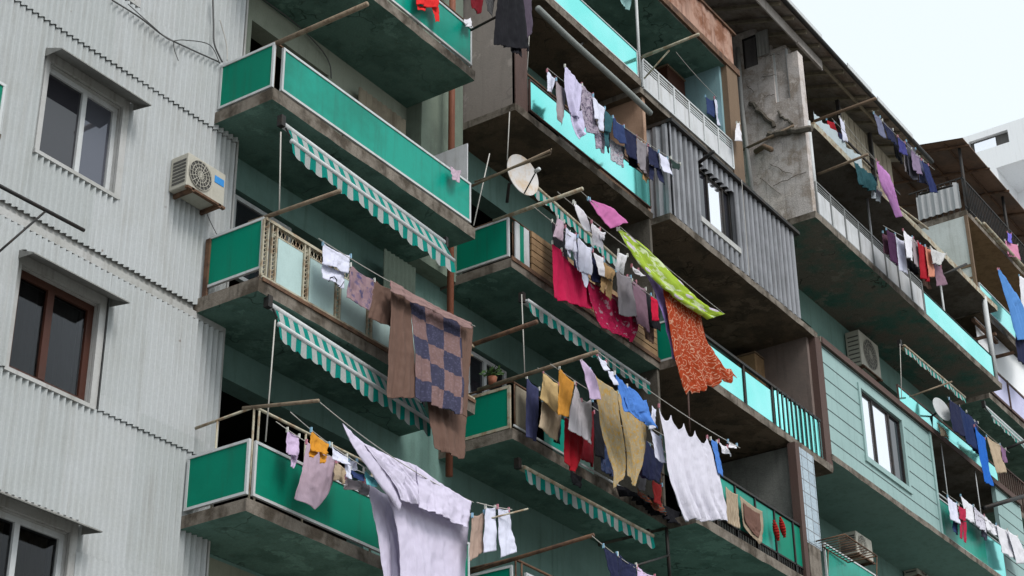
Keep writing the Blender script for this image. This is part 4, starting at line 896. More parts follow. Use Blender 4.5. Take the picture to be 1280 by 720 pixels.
C('skirt', 'grey yellow patterned skirt low on the upper line', 'skirt', PRT2, [((760,170),(781,184),(779,210),(764,200))], 13.12)
C('trousers', 'dark navy trousers in the middle of the upper line', 'trousers', NAVY, [((780,157),(795,170),(797,205),(783,192))], 13.04)
C('shirt', 'faded mauve shirt right of the navy trousers', 'shirt', GRY, [((795,170),(809,181),(806,214),(797,204))], 13.04)
C('cloth', 'small tan strip hanging lowest from the upper line', 'cloth', TAN, [((802,205),(813,213),(808,229),(804,224))], 13.1)
C('jeans', 'navy jeans with trailing legs near the dark arm', 'jeans', NAVY, [((810,181),(823,190),(826,212),(811,206)), ((811,204),(818,208),(817,226),(812,224)), ((819,208),(826,211),(831,231),(824,226))], 13.0)
C('shirt', 'pale striped shirt second from the end of the upper line', 'shirt', WHB, [((823,189),(834,197),(841,221),(829,214))], 12.95)
C('cloth', 'dark green cloth last on the upper line', 'cloth', clothmat((.02,.04,.035)), [((838,197),(850,205),(850,213),(841,209))], 12.93)
# -- top
C('shirt', 'coral red shirt over the topmost green panel', 'shirt', CORAL, [((519,-14),(549,-10),(548,10),(521,6)), ((520,4),(533,8),(531,14),(523,13)), ((539,6),(548,9),(549,26),(544,29))], 13.5, pegs=False)
C('shorts', 'dark red shorts at the top edge', 'shorts', DRED, [((586,-12),(605,-12),(603,16),(590,11))], 12.9)
C('trousers', 'dark striped trousers beside the red shorts', 'trousers', clothmat((.02,.02,.025), 'stripes', (.12,.12,.12), (0,0,0), 10, 1), [((605,-12),(621,-12),(615,21),(609,14))], 12.9)
C('coat', 'long black coat hanging at the top edge', 'coat', BLK, [dict(L=[(622,-12),(620,20),(618,55)], R=[(652,-12),(656,20),(662,64)]), dict(L=[(636,45),(640,62)], R=[(652,50),(652,72)])], 12.8, .06)
C('jacket', 'dark purple grey jacket right of the black coat', 'jacket', clothmat((.09,.07,.10)), [((650,-12),(664,-8),(666,40),(657,50))], 12.9)
C('cloth', 'pale turquoise cloth high up inside the balcony', 'cloth', clothmat((.3,.5,.5)), [((774,-8),(790,-4),(787,13),(777,6))], 13.9)
C('shirt', 'pale shirt drying beside the light blue partition', 'shirt', WHB, [((893,122),(900,128),(908,160),(896,154))], 13.8)
C('shirt', 'dark jersey left of the pale shirt by the partition', 'shirt', DBLUE, [((882,120),(893,126),(895,148),(884,142))], 13.85)
C('bag', 'small white bag hooked on the brown pillar', 'bag', WH, [dict(L=[(921,153),(918,176)], R=[(924,154),(928,177)])], 13.45, .01)
C('cloth', 'pinkish rag draped on the end of the long panel', 'rag', PNK, [((563,208),(576,213),(575,228),(566,224))], 13.5, .05, pegs=False)
# -- lowest middle
C('skirt', 'beige skirt beside two white trousers', 'skirt', clothmat((.40,.29,.24)), [((590,644),(605,640),(604,690),(587,702))], 12.75)
C('trousers', 'white trousers nearest the beige skirt', 'trousers', WHB, [((607,633),(619,634),(621,688),(604,690))], 12.7, .02)
C('trousers', 'white trousers farther from the beige skirt', 'trousers', WHB, [((622,633),(636,637),(645,690),(626,697))], 12.65, .02)
C('trousers', 'near black trousers at the bottom edge', 'trousers', NAVY, [((754,682),(771,692),(774,728),(764,728))], 12.25)
C('sweater', 'black sweater right of the dark trousers', 'sweater', NAVY, [((772,692),(795,706),(797,728),(774,728))], 12.28)
C('towel', 'pink towel at the bottom edge', 'towel', LIL, [((796,708),(818,720),(816,730),(798,730))], 12.3)
# -- fourth floor right line
G = 'laundry on the upper right lines'
C('trousers', 'dark purple trousers leftmost on the far upper line', 'trousers', clothmat((.06,.02,.06)), [((1108,286),(1119,292),(1123,332),(1113,326))], 12.6)
C('shirt', 'lilac shirt between purple trousers and white shirt', 'shirt', WHB, [((1119,294),(1130,302),(1135,343),(1124,338))], 12.6)
C('shirt', 'bright white shirt on the far upper line', 'shirt', WH, [((1129,287),(1141,297),(1141,327),(1133,322))], 12.42)
C('towel', 'pale grey towel left of the red cloth', 'towel', MGREY, [((1140,296),(1150,305),(1152,338),(1142,330))], 12.42)
C('cloth', 'black cloth peeping below the white shirt', 'cloth', BLK, [((1133,322),(1149,334),(1147,345),(1136,336))], 12.6)
C('towel', 'deep red towel on the far upper line', 'towel', RED, [((1147,302),(1157,308),(1162,352),(1151,348))], 12.35)
C('towel', 'salmon towel touching the deep red one', 'towel', clothmat((.6,.25,.17)), [((1156,307),(1163,312),(1169,346),(1161,346))], 12.33)
C('bag', 'white crumpled bag tied at the line end', 'bag', clothmat((.55,.55,.55)), [((1163,309),(1183,317),(1176,331),(1166,328))], 12.25, .07)
C('shirt', 'mauve shirt hanging beneath the white bag', 'shirt', MAUVE, [((1166,328),(1176,333),(1184,356),(1171,358))], 12.4)
# -- top right
C('shirt', 'red shirt inside the top balcony', 'shirt', RED, [((1033,149),(1043,153),(1048,171),(1036,166))], 13.3)
C('shirt', 'white shirt right of the red one under the roof', 'shirt', WHB, [((1049,146),(1055,152),(1060,178),(1054,176))], 13.1)
C('trousers', 'navy trousers behind the white shirt under the roof', 'trousers', NAVY, [((1041,158),(1053,168),(1060,192),(1048,184))], 13.3)
C('tarpaulin', 'teal tarpaulin bunched on the top parapet', 'tarpaulin', TEALC, [((1066,200),(1096,222),(1094,241),(1074,230))], 12.95, .08, pegs=False)
C('cloth', 'pale crumpled rag beside the teal tarpaulin', 'rag', clothmat((.45,.5,.55)), [((1090,232),(1103,240),(1100,254),(1090,246))], 13.0, .05, pegs=False)
C('bed_sheet', 'orchid pink sheet twisted over the top parapet', 'bed sheet', clothmat((.58,.27,.60)), [dict(L=[(1095,200),(1101,230),(1112,252),(1120,272)], R=[(1098,203),(1113,222),(1120,245),(1129,270)])], 12.8, .06)
C('shirt', 'blue grey shirt first on the line along the roof edge', 'shirt', clothmat((.16,.17,.26)), [((1092,141),(1100,146),(1108,174),(1099,168))], 11.95)
C('trousers', 'black trousers second on the line along the roof edge', 'trousers', NAVY, [((1103,150),(1116,162),(1123,184),(1110,173))], 11.95)
C('shirt', 'indigo shirt in the middle of the roof edge line', 'shirt', clothmat((.05,.05,.20)), [((1122,170),(1131,178),(1135,196),(1124,190))], 11.9)
C('shirt', 'grey blouse between indigo and mauve on the roof edge line', 'blouse', GRY, [((1129,180),(1139,188),(1142,222),(1131,214))], 12.1)
C('shirt', 'mauve blouse on the roof edge line', 'blouse', clothmat((.24,.18,.28)), [((1139,186),(1149,196),(1153,220),(1142,212))], 11.9)
C('jeans', 'long dark blue jeans ending the roof edge line', 'jeans', clothmat((.02,.03,.11)), [((1152,199),(1160,206),(1173,241),(1163,240))], 11.85)
# -- third floor right
C('trousers', 'black trousers leftmost beside the white dish', 'trousers', NAVY, [((1186,498),(1199,507),(1206,548),(1190,536))], 12.75)
C('trousers', 'navy trousers between black trousers and blue towel', 'trousers', clothmat((.015,.03,.10)), [((1199,507),(1218,526),(1223,564),(1207,552))], 12.75)
C('towel', 'long vivid blue towel on the third floor right', 'towel', clothmat((.02,.14,.55)), [dict(L=[(1218,532),(1225,570),(1231,602)], R=[(1231,548),(1236,580),(1242,608)])], 12.7)
C('trousers', 'beige trousers right of the vivid blue towel', 'trousers', BEIG, [((1233,545),(1250,556),(1258,591),(1246,591))], 12.9)
C('cloth', 'small purple pink rag past the beige trousers', 'rag', clothmat((.22,.12,.22)), [((1250,555),(1257,561),(1259,579),(1253,576))], 12.9)
C('soft_toy', 'beige soft rag propped on the parapet by the dish', 'rag', BEIG, [((1171,528),(1180,535),(1186,548),(1177,545))], 13.1, .06, pegs=False)
# -- second floor right, white run
C('shirt', 'lilac white shirt first on the low right line', 'shirt', WHB, [((1184,620),(1196,629),(1199,658),(1188,648))], 13.05)
C('trousers', 'red trousers among whites on the low right line', 'trousers', clothmat((.40,.02,.06)), [((1198,631),(1207,636),(1207,652),(1199,648)), ((1199,647),(1203,650),(1203,674),(1200,672)), ((1203,650),(1208,652),(1208,679),(1205,677))], 13.0)
C('cloth', 'dark blue cloth below the first white shirt', 'cloth', DBLUE, [((1190,646),(1197,650),(1198,669),(1192,665))], 13.1)
C('shirt', 'white shirt right of the red trousers', 'shirt', WH, [((1201,619),(1216,632),(1219,656),(1207,648))], 13.05)
C('shirt', 'white undershirt with dark hem specks', 'shirt', clothmat((.62,.60,.68), 'print', (.62,.6,.68), (.25,.22,.3), 2, 3), [((1217,632),(1231,645),(1234,667),(1220,656))], 13.05)
C('towel', 'short white towel before the long sheets', 'towel', WH, [((1230,644),(1247,658),(1248,670),(1234,662))], 13.05)
C('bed_sheet', 'long white sheet swept sideways, nearer one', 'bed sheet', WH, [((1245,655),(1259,663),(1271,700),(1252,689))], 13.0)
C('bed_sheet', 'long white sheet at the right edge, farther one', 'bed sheet', WH, [((1259,662),(1272,670),(1288,706),(1271,704))], 12.95)
# -- far wing
C('bed_sheet', 'long light blue sheet fluttering from the far terrace', 'bed sheet', clothmat((.10,.27,.62)), [dict(L=[(1247,336),(1256,368),(1264,395),(1272,425)], R=[(1249,336),(1262,355),(1278,382),(1290,425)])], 12.9, .06)
C('shirt', 'navy shirt below the light blue sheet', 'shirt', NAVY, [((1268,404),(1290,408),(1290,462),(1272,450))], 12.95)
C('shirt', 'pink shirt on the far terrace railing', 'shirt', clothmat((.62,.25,.38)), [((1256,300),(1272,306),(1276,326),(1260,318))], 13.2)
C('shirt', 'violet blue shirt on the far terrace railing', 'shirt', clothmat((.18,.15,.6)), [((1259,290),(1264,292),(1265,304),(1260,302))], 13.2)
C('towel', 'white towel at the right edge below the terrace', 'towel', WH, [((1274,344),(1290,352),(1290,392),(1277,386))], 13.0)
# extra pieces behind and between the front rows; dark ones added to darken gaps
C('trousers', 'black trousers added to darken the space behind the ochre towel', 'trousers', BLK, [((688,492),(702,506),(700,556),(686,545))], 13.4)
C('shirt', 'dark maroon shirt added to darken the gap between dark red skirt and yellow blanket', 'shirt', DRED, [((728,505),(742,515),(742,585),(728,575))], 13.35)
C('trousers', 'black leggings added to darken the space behind the lilac camisole', 'leggings', BLK, [((741,500),(758,512),(756,575),(744,568))], 13.4)
C('shirt', 'dark blue checked shirt added to darken the space behind the yellow blanket', 'shirt', clothmat((.03,.05,.12), 'check', (.06,.08,.16), (.02,.02,.05), 6, 8), [((748,512),(774,530),(772,600),(752,588))], 13.42)
C('trousers', 'charcoal trousers added to darken the space left of the black plastic bags', 'trousers', clothmat((.03,.03,.035)), [((712,585),(728,596),(726,610),(714,604))], 13.45, pegs=False)
C('towel', 'deep purple towel added to darken the gap between yellow blanket and navy trousers', 'towel', clothmat((.07,.03,.10)), [((800,548),(812,556),(808,598),(798,594))], 13.25)
C('shirt', 'black hooded jacket behind the first white shirt', 'jacket', BLK, [((690,276),(712,290),(710,330),(692,322))], 13.35)
C('shirt', 'navy polo shirt between the two long white shirts', 'shirt', NAVY, [((718,300),(728,306),(727,345),(717,338))], 13.3)
C('skirt', 'crimson skirt low between dress and wide fuchsia cloth', 'skirt', FUCH, [((722,345),(742,358),(740,388),(724,382))], 13.2)
C('trousers', 'brown trousers between navy shirt and small white towel', 'trousers', BRN, [((744,345),(754,352),(752,392),(744,386))], 13.2)
C('trousers', 'black trousers between grey fringed and maroon towels', 'trousers', BLK, [((784,345),(795,352),(798,405),(790,400))], 13.2)
C('shirt', 'brown plaid shirt just right of the maroon towel', 'shirt', clothmat((.16,.09,.06), 'check', (.10,.06,.05), (.2,.13,.1), 6, 8), [((800,372),(814,382),(818,430),(806,424))], 13.3)
C('shirt', 'grey long sleeved shirt behind the lavender blouse', 'shirt', GRY, [((716,108),(730,118),(732,160),(718,154))], 13.2)
C('socks', 'pair of black socks under the dark teal jersey', 'socks', BLK, [((758,160),(762,162),(762,192),(759,190))], 13.1)
C('shorts', 'black shorts between the two navy garments on the upper line', 'shorts', BLK, [((783,172),(797,182),(797,212),(786,206))], 13.15)
C('shirt', 'pale pinkish shirt between faded mauve shirt and navy jeans', 'shirt', MGREY, [((802,178),(812,184),(811,222),(803,216))], 13.1)
C('trousers', 'long black trousers left of the indigo shirt by the roof edge', 'trousers', BLK, [((1112,162),(1123,172),(1130,205),(1120,198))], 12.05)
C('jacket', 'dark grey jacket right of the indigo shirt by the roof edge', 'jacket', clothmat((.07,.07,.09)), [((1133,176),(1144,186),(1148,228),(1137,220))], 12.0)
C('shirt', 'slate blue shirt between mauve blouse and long jeans', 'shirt', clothmat((.08,.09,.16)), [((1146,194),(1154,201),(1160,232),(1150,226))], 12.0)
C('towel', 'dark brown towel behind the salmon one', 'towel', BRN, [((1151,316),(1160,322),(1164,362),(1154,356))], 12.6)
C('skirt', 'plum skirt leftmost beneath the purple trousers', 'skirt', clothmat((.12,.05,.08)), [((1103,290),(1110,294),(1112,322),(1104,316))], 12.75)
C('trousers', 'indigo trousers close behind the navy ones on the third floor right', 'trousers', clothmat((.02,.025,.08)), [((1208,514),(1222,528),(1228,572),(1216,562))], 12.9)
C('cloth', 'dark rag between the white undershirt and the short towel', 'rag', clothmat((.08,.08,.12)), [((1226,652),(1234,660),(1234,676),(1227,670))], 13.15)
C('shirt', 'wine red shirt at the top inside the beige flank balcony', 'shirt', DRED, [((666,-8),(680,-2),(678,14),(668,8))], 13.9)
# slippers
sl = empty('slippers', at(972, 660, 13.05), 'pair of red slippers stuck on the iron rail', 'slippers')
for (u, v) in ((967, 664), (975, 660)):
    mb = MB(); pts = []
    for i in range(9): t = i/8; pts.append(at(u+6*t, v-14+26*t, 13.02))
    for j, p0 in enumerate(pts[:-1]):
        r = .045*math.sin(math.pi*(j+.6)/8.5)+.012; mb.tube([p0, pts[j+1]], r, 8)
    mb.build('slipper', clothmat((.35,.02,.015)), sl, True)
# ------------------------------------------------------------------ poles and lines
def pole(label, pts, r=.028, m=POLE, cat='pole', name='clothes_pole', cross=None):
    mb = MB(); mb.tube(pts, r, 8)
    for c in cross or []: mb.tube(c, r*.6, 6)
    return tag(mb.build(name, m, None, True), label, cat, 'clothes poles jutting from the balconies')
pole('rusty pole from the balcony with aqua panels', [(14.66,YF+.3,11.5),(14.66,12.43,11.46)])
pole('pole above the fluttering white shirts by the dish', [(20.05,YF+.3,14.06),(20.05,12.28,14.08)], .032, CREAM)
pole('pole carrying the yellow blanket line', [(20.05,14.2,11.29),(20.05,12.12,11.33)], .032)
pole('bottom left pole beside the orange shirt', [(14.66,YF+.2,8.93),(14.66,12.63,8.72)], .024)
pole('rusty pole at the top from the long green balcony', [(14.66,YF+.3,14.13),(14.66,12.1,14.12)], .035)
pole('two pronged pole crossing the satellite dish', [(19.08,YF+.2,14.1),(19.08,12.22,14.23)], .02, POLE, cross=[[(19.12,YF,14.2),(19.2,12.3,14.25),(19.08,12.2,14.25)]])
pole('dark pole beside the patchwork quilt', [(19.08,YF+.2,11.47),(19.08,12.5,11.52)], .035, RUSTIRON)
pole('rusty pole at the bottom centre under the white trousers', [(20.05,14.5,8.5),(20.05,12.28,8.62)], .03, RUSTIRON)
pole('short pale pole behind the white trousers', [at(605,650,12.75), at(660,636,12.4)], .012, CREAM)
pole('pole touching the sky under the tin roof', [(30.9,13.1,21.35),(30.9,11.65,21.38)], .035, PILLAR)
pole('double bracket pole above the white slatted panels', [(24.35,YF,19.43),(24.35,12.35,19.46)], .028, CREAM, cross=[[(24.42,YF-.02,19.0),(24.4,13.0,19.4)],[(24.45,YF,19.55),(24.45,12.4,19.52)]])
pole('black arm sticking out of the corrugated bay', [(25.7,YR,17.72),(25.6,12.85,17.79)], .035, IRON)
pole('wooden pole lying against the crumbling flank', [(30.3,14.6,20.83),(30.3,13.3,21.0)], .03)
pole('pole under the top right slab', [at(1022,218,13.1), at(1085,193,11.9)], .03)
pole('black rods holding the dark clothes at the top', [at(588,38,13.4), at(632,15,12.8)], .02, IRON)
pole('thin pole above the vivid blue towel', [at(1137,496,13.2), at(1190,477,12.4)], .02)
pole('rusty bracket pole by the roof edge line', [at(1150,243,13.0), at(1190,232,12.0)], .03, IRON)
pole('yellowish pole lying across the top right balcony', [at(1118,255,13.0), at(1160,286,12.9)], .03, CREAM)
pole('black bar across the far white side board', [at(1175,345,13.2), at(1208,330,12.9)], .03, IRON)
pole('thin dark bar above the grey corrugated wing', [at(1230,635,13.0), at(1290,617,12.6)], .05, IRON)
pole('dark bar before the far striped awning', [at(1255,562,13.0), at(1290,548,12.4)], .035, IRON)
pole('crossed dark rods on the cladding at the left edge', [at(-20,222,13.6), at(105,288,13.6)], .022, IRON, cross=[[at(-5,318,13.6), at(57,264,13.6)]])
pole('black upright with crossbar at the bottom centre', [at(833,660,13.55), at(838,735,13.55)], .03, IRON, cross=[[at(836,694,13.55), at(795,707,12.3)]])
pole('brown prop under the orange sheet', [at(860,490,13.4), at(862,540,13.4)], .018, REDBROWN)
pole('bent pipe stub on the crumbling flank wall', [atx(944,190,FX-.05), atx(955,183,FX-.12), atx(964,187,FX-.3)], .06, PILLAR, 'pipe', 'pipe_stub')
def line(label, a, b, Ya, Yb=None, sag=.05, r=.006):
    p, q = at(*a, Ya), at(*b, Yb or Ya); n = 14
    pts = [p.lerp(q, i/n) - Vector((0, 0, sag*4*(i/n)*(1-i/n))) for i in range(n+1)]
    return tag(MB().tube(pts, r, 5).build('clothesline', CORD, None, True), label, 'clothesline', 'clotheslines strung between the poles')
line('line of the lilac baby top and pink towel', (345,527), (470,598), 13.4, 13.3)
line('line of the orange shirt', (363,515), (470,592), 12.88, 12.9)
line('line of the huge lilac duvet cover', (400,503), (592,628), 12.65, 12.9, .1)
line('line of the tee shirt and quilt', (398,298), (594,408), 13.36, 13.15)
line('inner line of the white shirts', (668,259), (832,382), 13.05, 13.0)
line('line of the narrow white towel', (697,240), (850,356), 12.7, 12.7)
line('line of the pink headscarf', (725,238), (905,392), 12.35, 12.4)
line('line of the pale yellow napkin', (672,460), (840,570), 13.1, 13.1)
line('line of the ochre towel', (688,455), (850,555), 12.82, 12.8)
line('line of the big white sheet', (744,437), (925,560), 12.2, 12.15, .08)
line('line of the upper blouses', (684,85), (852,206), 13.2, 12.9, .08)
line('line of the white trousers at the bottom', (596,628), (640,637), 12.72, 12.6, .01)
line('line at the bottom edge with dark trousers', (740,670), (830,730), 12.25, 12.3)
line('far upper line of red and white towels', (1104,282), (1182,318), 12.55, 12.25)
line('line along the tin roof edge', (1090,138), (1168,212), 11.9, 11.85)
line('line of the navy and beige trousers', (1184,496), (1262,566), 12.75, 12.9)
line('low right line of whites', (1178,614), (1290,684), 13.05, 13.0)
line('wire under the tin roof', (1040,148), (1100,205), 13.0, 12.7)
line('second wire under the tin roof', (1050,146), (1106,212), 12.9, 12.7)
line('white cord tangled over the corrugated bay', (927,225), (937,345), 13.1, 13.1, 0)
line('wire inside the upper dark balcony', (845,65), (905,130), 13.8, 13.8)
# vertical cords of the awnings
def vcord(label, a, b, Y, Y2=None): return tag(MB().tube([at(*a, Y), at(*b, Y2 or Y)], .009, 6).build('hanging_wire', CORD, None, True), label, 'wire', 'wires hanging before the balconies')
vcord('cord under the beige flank behind the dish', (637,140), (634,200), 13.5)
vcord('thin wire slanting from the long green balcony', (612,192), (592,282), 13.5, 13.55)
# ------------------------------------------------------------------ striped awnings
AW = clothmat((.0,.22,.18), 'stripes', (.58,.60,.60), (0,0,0), 88, 1, .25)
def awning(label, x0, x1, zr_, z0, z1, Yr, Yb, drop=.16, stripes=14, fab=True, bar=WHITEM, cord=None):
    t = empty('awning', ((x0+x1)/2, Yr, zr_), label, 'awning', 'roller awnings under the balcony slabs')
    Yr, r0, r1 = (Yb+.17, z0+.31, z1+.34) if fab else (Yb+.1, z0+.04, z1+.04)
    MB().tube([(x0+.02,Yr,r0),(x1-.02,Yr,r1)], .045, 10).build('roller', bar, t, True)
    MB().tube([(x0,Yb,z0),(x1,Yb,z1)], .033, 10).build('front_bar', bar, t, True)
    m = clothmat((.0,.20,.165), 'stripes', (.35,.37,.365), (0,0,0), stripes, 1, .15)
    mb = MB(); n = 90
    for i in range(n):
        for (pa, pb) in (('f', 0), ('v', 1)):
            qs = []
            for u in (i/n, (i+1)/n):
                x = x0+(x1-x0)*u; zb = z0+(z1-z0)*u; sc_ = drop*(.8+.2*abs(math.sin(u*stripes*math.pi))) + .02*noise.noise(Vector((x*4,0,1)))
                if pa == 'f': qs.append(((x+.10*(1-u),Yr-.02,r0+(r1-r0)*u-.02),(x,Yb,zb+.01)))
                else: qs.append(((x,Yb-.006,zb-.01),(x,Yb-.02-.02*math.sin(x*9),zb-sc_)))
            if pa == 'f' and not fab: continue
            mb.face([qs[0][0], qs[1][0], qs[1][1], qs[0][1]], 0, [(i/n,1),((i+1)/n,1),((i+1)/n,0),(i/n,0)])
    mb.build('canvas', m, t)
    MB().bar((x0+.05,Yr,r0),(x0+.05,Yb,z0),.02).build('arm', IRON, t); MB().bar((x1-.05,Yr,r1),(x1-.05,Yb,z1),.02).build('arm', IRON, t)
    MB().box(x0-.08,x0+.0,Yr-.06,Yr+.02,r0-.06,r0+.1).build('bracket', IRON, t); MB().box(x1,x1+.05,Yr-.04,Yr+.02,r1-.06,r1+.1).build('bracket', IRON, t)
    if cord: MB().tube([at(*cord[0], Yb+.02), at(*cord[1], Yb+.02)], .009, 6).build('pull_cord', CORD, t, True)
    return t
p, q = at(364,176,13.4), at(567,326,13.4); awning('teal and white striped awning under the long green balcony', p.x, q.x, 13.08, p.z, q.z, 13.75, 13.4, .24, 16, cord=((351,165),(349,268)))
p, q = at(348,405,13.45), at(538,528,13.45); awning('striped awning below the rusty aqua balcony', p.x, q.x, 10.28, p.z, q.z, 13.8, 13.45, .24, 16, cord=((344,400),(332,552)))
p, q = at(660,376,13.5), at(811,480,13.5); awning('striped awning above the yellow blanket', p.x, q.x, 13.02, p.z, q.z, 13.75, 13.5, .22, 15, False, cord=((652,368),(656,470)))
p, q = at(655,584,13.6), at(816,670,13.6); awning('closed striped awning under the black bags', p.x, q.x, 10.25, p.z, q.z, 13.8, 13.6, .24, 15, False, CREAM)
p, q = at(668,232,13.6), at(778,330,13.6); awning('faded awning behind the white shirts', p.x, q.x, 15.7, p.z, q.z, 13.85, 13.6, .22, 15, False, CREAM)
p, q = at(1130,432,13.1), at(1206,497,13.1); awning('pale rolled awning under the long upper slab', p.x, q.x, 18.5, p.z, q.z, 13.4, 13.1, .18, 18, False, CREAM, cord=((1125,430),(1127,498)))
p, q = at(1240,520,13.0), at(1290,566,13.0); awning('pale striped awning at the right edge', p.x, q.x, p.z+.6, p.z, q.z, 13.8, 13.0, .14, 12)
t = empty('awning', at(740,75,13.45), 'tightly rolled grey awning above the upper line of blouses', 'awning', 'roller awnings under the balcony slabs')
MB().tube([at(672,10,13.45)+(at(813,142,13.45)-at(672,10,13.45))*(i/10)+Vector((0,0,-.02*math.sin(i*.6))) for i in range(11)], .055, 10).build('roller', clothmat((.30,.32,.31), 'stripes', (.2,.27,.25), (0,0,0), 1, 60), t, True)
MB().bar(at(724,58,13.45), at(730,52,13.8), .03).build('bracket', IRON, t); MB().tube([at(664,0,13.5), at(659,88,13.5)], .009, 6).build('pull_cord', CORD, t, True)
# ------------------------------------------------------------------ air conditioners
def ac(label, x0, x1, z0, z1, Y, d=.3, fan=.36, sticker=False, fs=1):
    t = empty('air_conditioner', ((x0+x1)/2, Y, z0), label, 'air conditioner', 'air conditioner units on the walls')
    MB().box(x0, x1, Y-d, Y, z0, z1).build('casing', ACW, t, False, .012)
    cx, cz, r = x0+(x1-x0)*fan, (z0+z1)/2, (z1-z0)*.42
    mb = MB(); n = 24; yy = Y-d-.004
    mb.face([(cx+r*math.cos(-2*math.pi*i/n), yy, cz+r*math.sin(-2*math.pi*i/n)) for i in range(n)][::-1])
    g = mb.build('fan_grille', ACG, t)
    mb = MB()
    for rr in (r, r*.75, r*.5, r*.25): mb.tube([(cx+rr*math.cos(2*math.pi*i/n), yy-.012, cz+rr*math.sin(2*math.pi*i/n)) for i in range(n+1)], .005, 5)
    for k in range(8):
        a = math.pi*k/8; mb.tube([(cx-r*math.cos(a), yy-.014, cz-r*math.sin(a)), (cx+r*math.cos(a), yy-.014, cz+r*math.sin(a))], .004, 5)
    mb.build('guard', ACW, g)
    MB().box(x0+.08, x0+.12, Y-d-.03, Y, z0-.06, z0-.005).box(x1-.12, x1-.08, Y-d-.03, Y, z0-.06, z0-.005).box(x0, x1, Y-d-.03, Y-d+.02, z0-.04, z0-.008).build('bracket', RUSTIRON, t)
    mb = MB(); 
    for k in range(7): mb.box(x0-.006, x0-.002, Y-d+.03, Y-.05, z0+.06+k*(z1-z0-.12)/7, z0+.09+k*(z1-z0-.12)/7)
    mb.build('side_vents', ACG, t)
    if sticker: MB().box(x1-.2, x1-.03, Y-d-.006, Y-d-.001, z1-.2, z1-.1).build('label_sticker', STICK, t)
    return t
p, q = at(237,192,14.3), at(283,215,14.3)
ac('beige air conditioner with blue sticker on the corrugated cladding', X_(234,215,14.28), X_(281,240,14.28), Z_(258,246,14.28), Z_(262,206,14.28), 14.58, .3, .33, True)
ac('air conditioner under the long upper right slab', X_(1075,440,14.4), X_(1099,455,14.4), Z_(1085,462,14.4), Z_(1085,423,14.4), 14.72, .34, .5)
ac('air conditioner on the teal wall at the bottom right', X_(1145,700,14.4), X_(1168,715,14.4), Z_(1150,719,14.4), Z_(1150,690,14.4), 14.72, .32)
ac('air conditioner behind the iron cage', X_(1072,690,13.9), X_(1092,700,13.9), Z_(1082,697,13.9), Z_(1080,670,13.9), 14.3, .4)
# ------------------------------------------------------------------ satellite dishes
def dish(label, c, nrm, rad, m, lnb=True):
    t = empty('satellite_dish', c, label, 'satellite dish'); nrm = Vector(nrm).normalized()
    a = nrm.cross(Vector((0,0,1))).normalized(); b = a.cross(nrm).normalized(); mb = MB(); c = Vector(c); N, K = 32, 6
    def P(k, i, off=0): r = rad*k/K; th = 2*math.pi*i/N; return c + a*r*.9*math.cos(th) + b*r*math.sin(th) + nrm*(.12*rad*(k/K)**2*1.6 - off)
    for k in range(K):
        for i in range(N):
            for off in (0, .012):
                q = [P(k,i,off), P(k,i+1,off), P(k+1,i+1,off), P(k+1,i,off)]; mb.face(q if off == 0 else q[::-1])
    for i in range(N): mb.face([P(K,i,0), P(K,i+1,0), P(K,i+1,.012), P(K,i,.012)])
    mb.build('reflector', m, t, True)
    MB().tube([c-nrm*.02, c-nrm*.25, c-nrm*.3-Vector((0,0,.3))], .025, 8).build('mast', IRON, t, True)
    if lnb:
        e = c+nrm*rad*1.0-b*rad*.25; s_ = c-b*rad*.98+nrm*.05
        ar = MB().tube([s_, e], .012, 6).build('arm', IRON, t, True); MB().tube([e-nrm*.03, e+nrm*.07], .03, 8).build('receiver', WHITEM, t, True)
DISHM = surf('dish_paint', (.50,.48,.47), (.42,.26,.09), (.36,.2,.07), .55, .6, .5, 0, 3, .05)
dish('rust stained satellite dish behind the two pronged pole', at(650,221,13.35), (-.22,-.95,.08), .36, DISHM)
dish('small round white dish on the third floor right', at(1175,513,13.0), (-.3,-.9,.2), .3, WHITEM, False)
# ------------------------------------------------------------------ cables
def cable(label, pts, Y, r=.009, m=CABLE):
    P3 = [at(*p_, Y) for p_ in pts]; out = []
    n = len(P3)-1
    for s_ in range(n*6+1):
        t = s_/(n*6)*n; k = min(int(t), n-1); f = t-k; P = [P3[max(k-1,0)], P3[k], P3[k+1], P3[min(k+2,n)]]
        out.append(.5*((2*P[1]) + (-P[0]+P[2])*f + (2*P[0]-5*P[1]+4*P[2]-P[3])*f*f + (-P[0]+3*P[1]-3*P[2]+P[3])*f**3))
    return tag(MB().tube(out, r, 6).build('cable', m, None, True), label, 'cable', 'loose cables on the cladding')
cable('thick cable sagging from the top window to the green panel', [(140,0),(175,22),(205,45),(235,60),(275,78)], 14.53, .011)
cable('looped cable above the long green panel', [(160,5),(190,32),(212,50),(230,50),(262,56),(275,80)], 14.5, .007)
cable('short dangling cable end on the cladding', [(217,52),(218,62),(223,76)], 14.52, .006)
cable('vertical grey cable beside the green corner', [(266,-5),(267,30),(268,55),(278,78)], 14.52, .013)
cable('thin pale wire at the corner of the green panel', [(275,25),(283,55),(284,76)], 14.52, .008, CORD)
cable('dark wire drooping behind the long green panel', [(330,0),(370,30),(400,60),(412,80),(414,98)], 14.84, .010)
cable('thin cable below the air conditioner', [(255,258),(262,275),(271,293)], 14.55, .006)
cable('cable draped on the teal wall under the middle balcony', [(575,375),(600,388),(630,398),(650,398)], 14.86, .012)
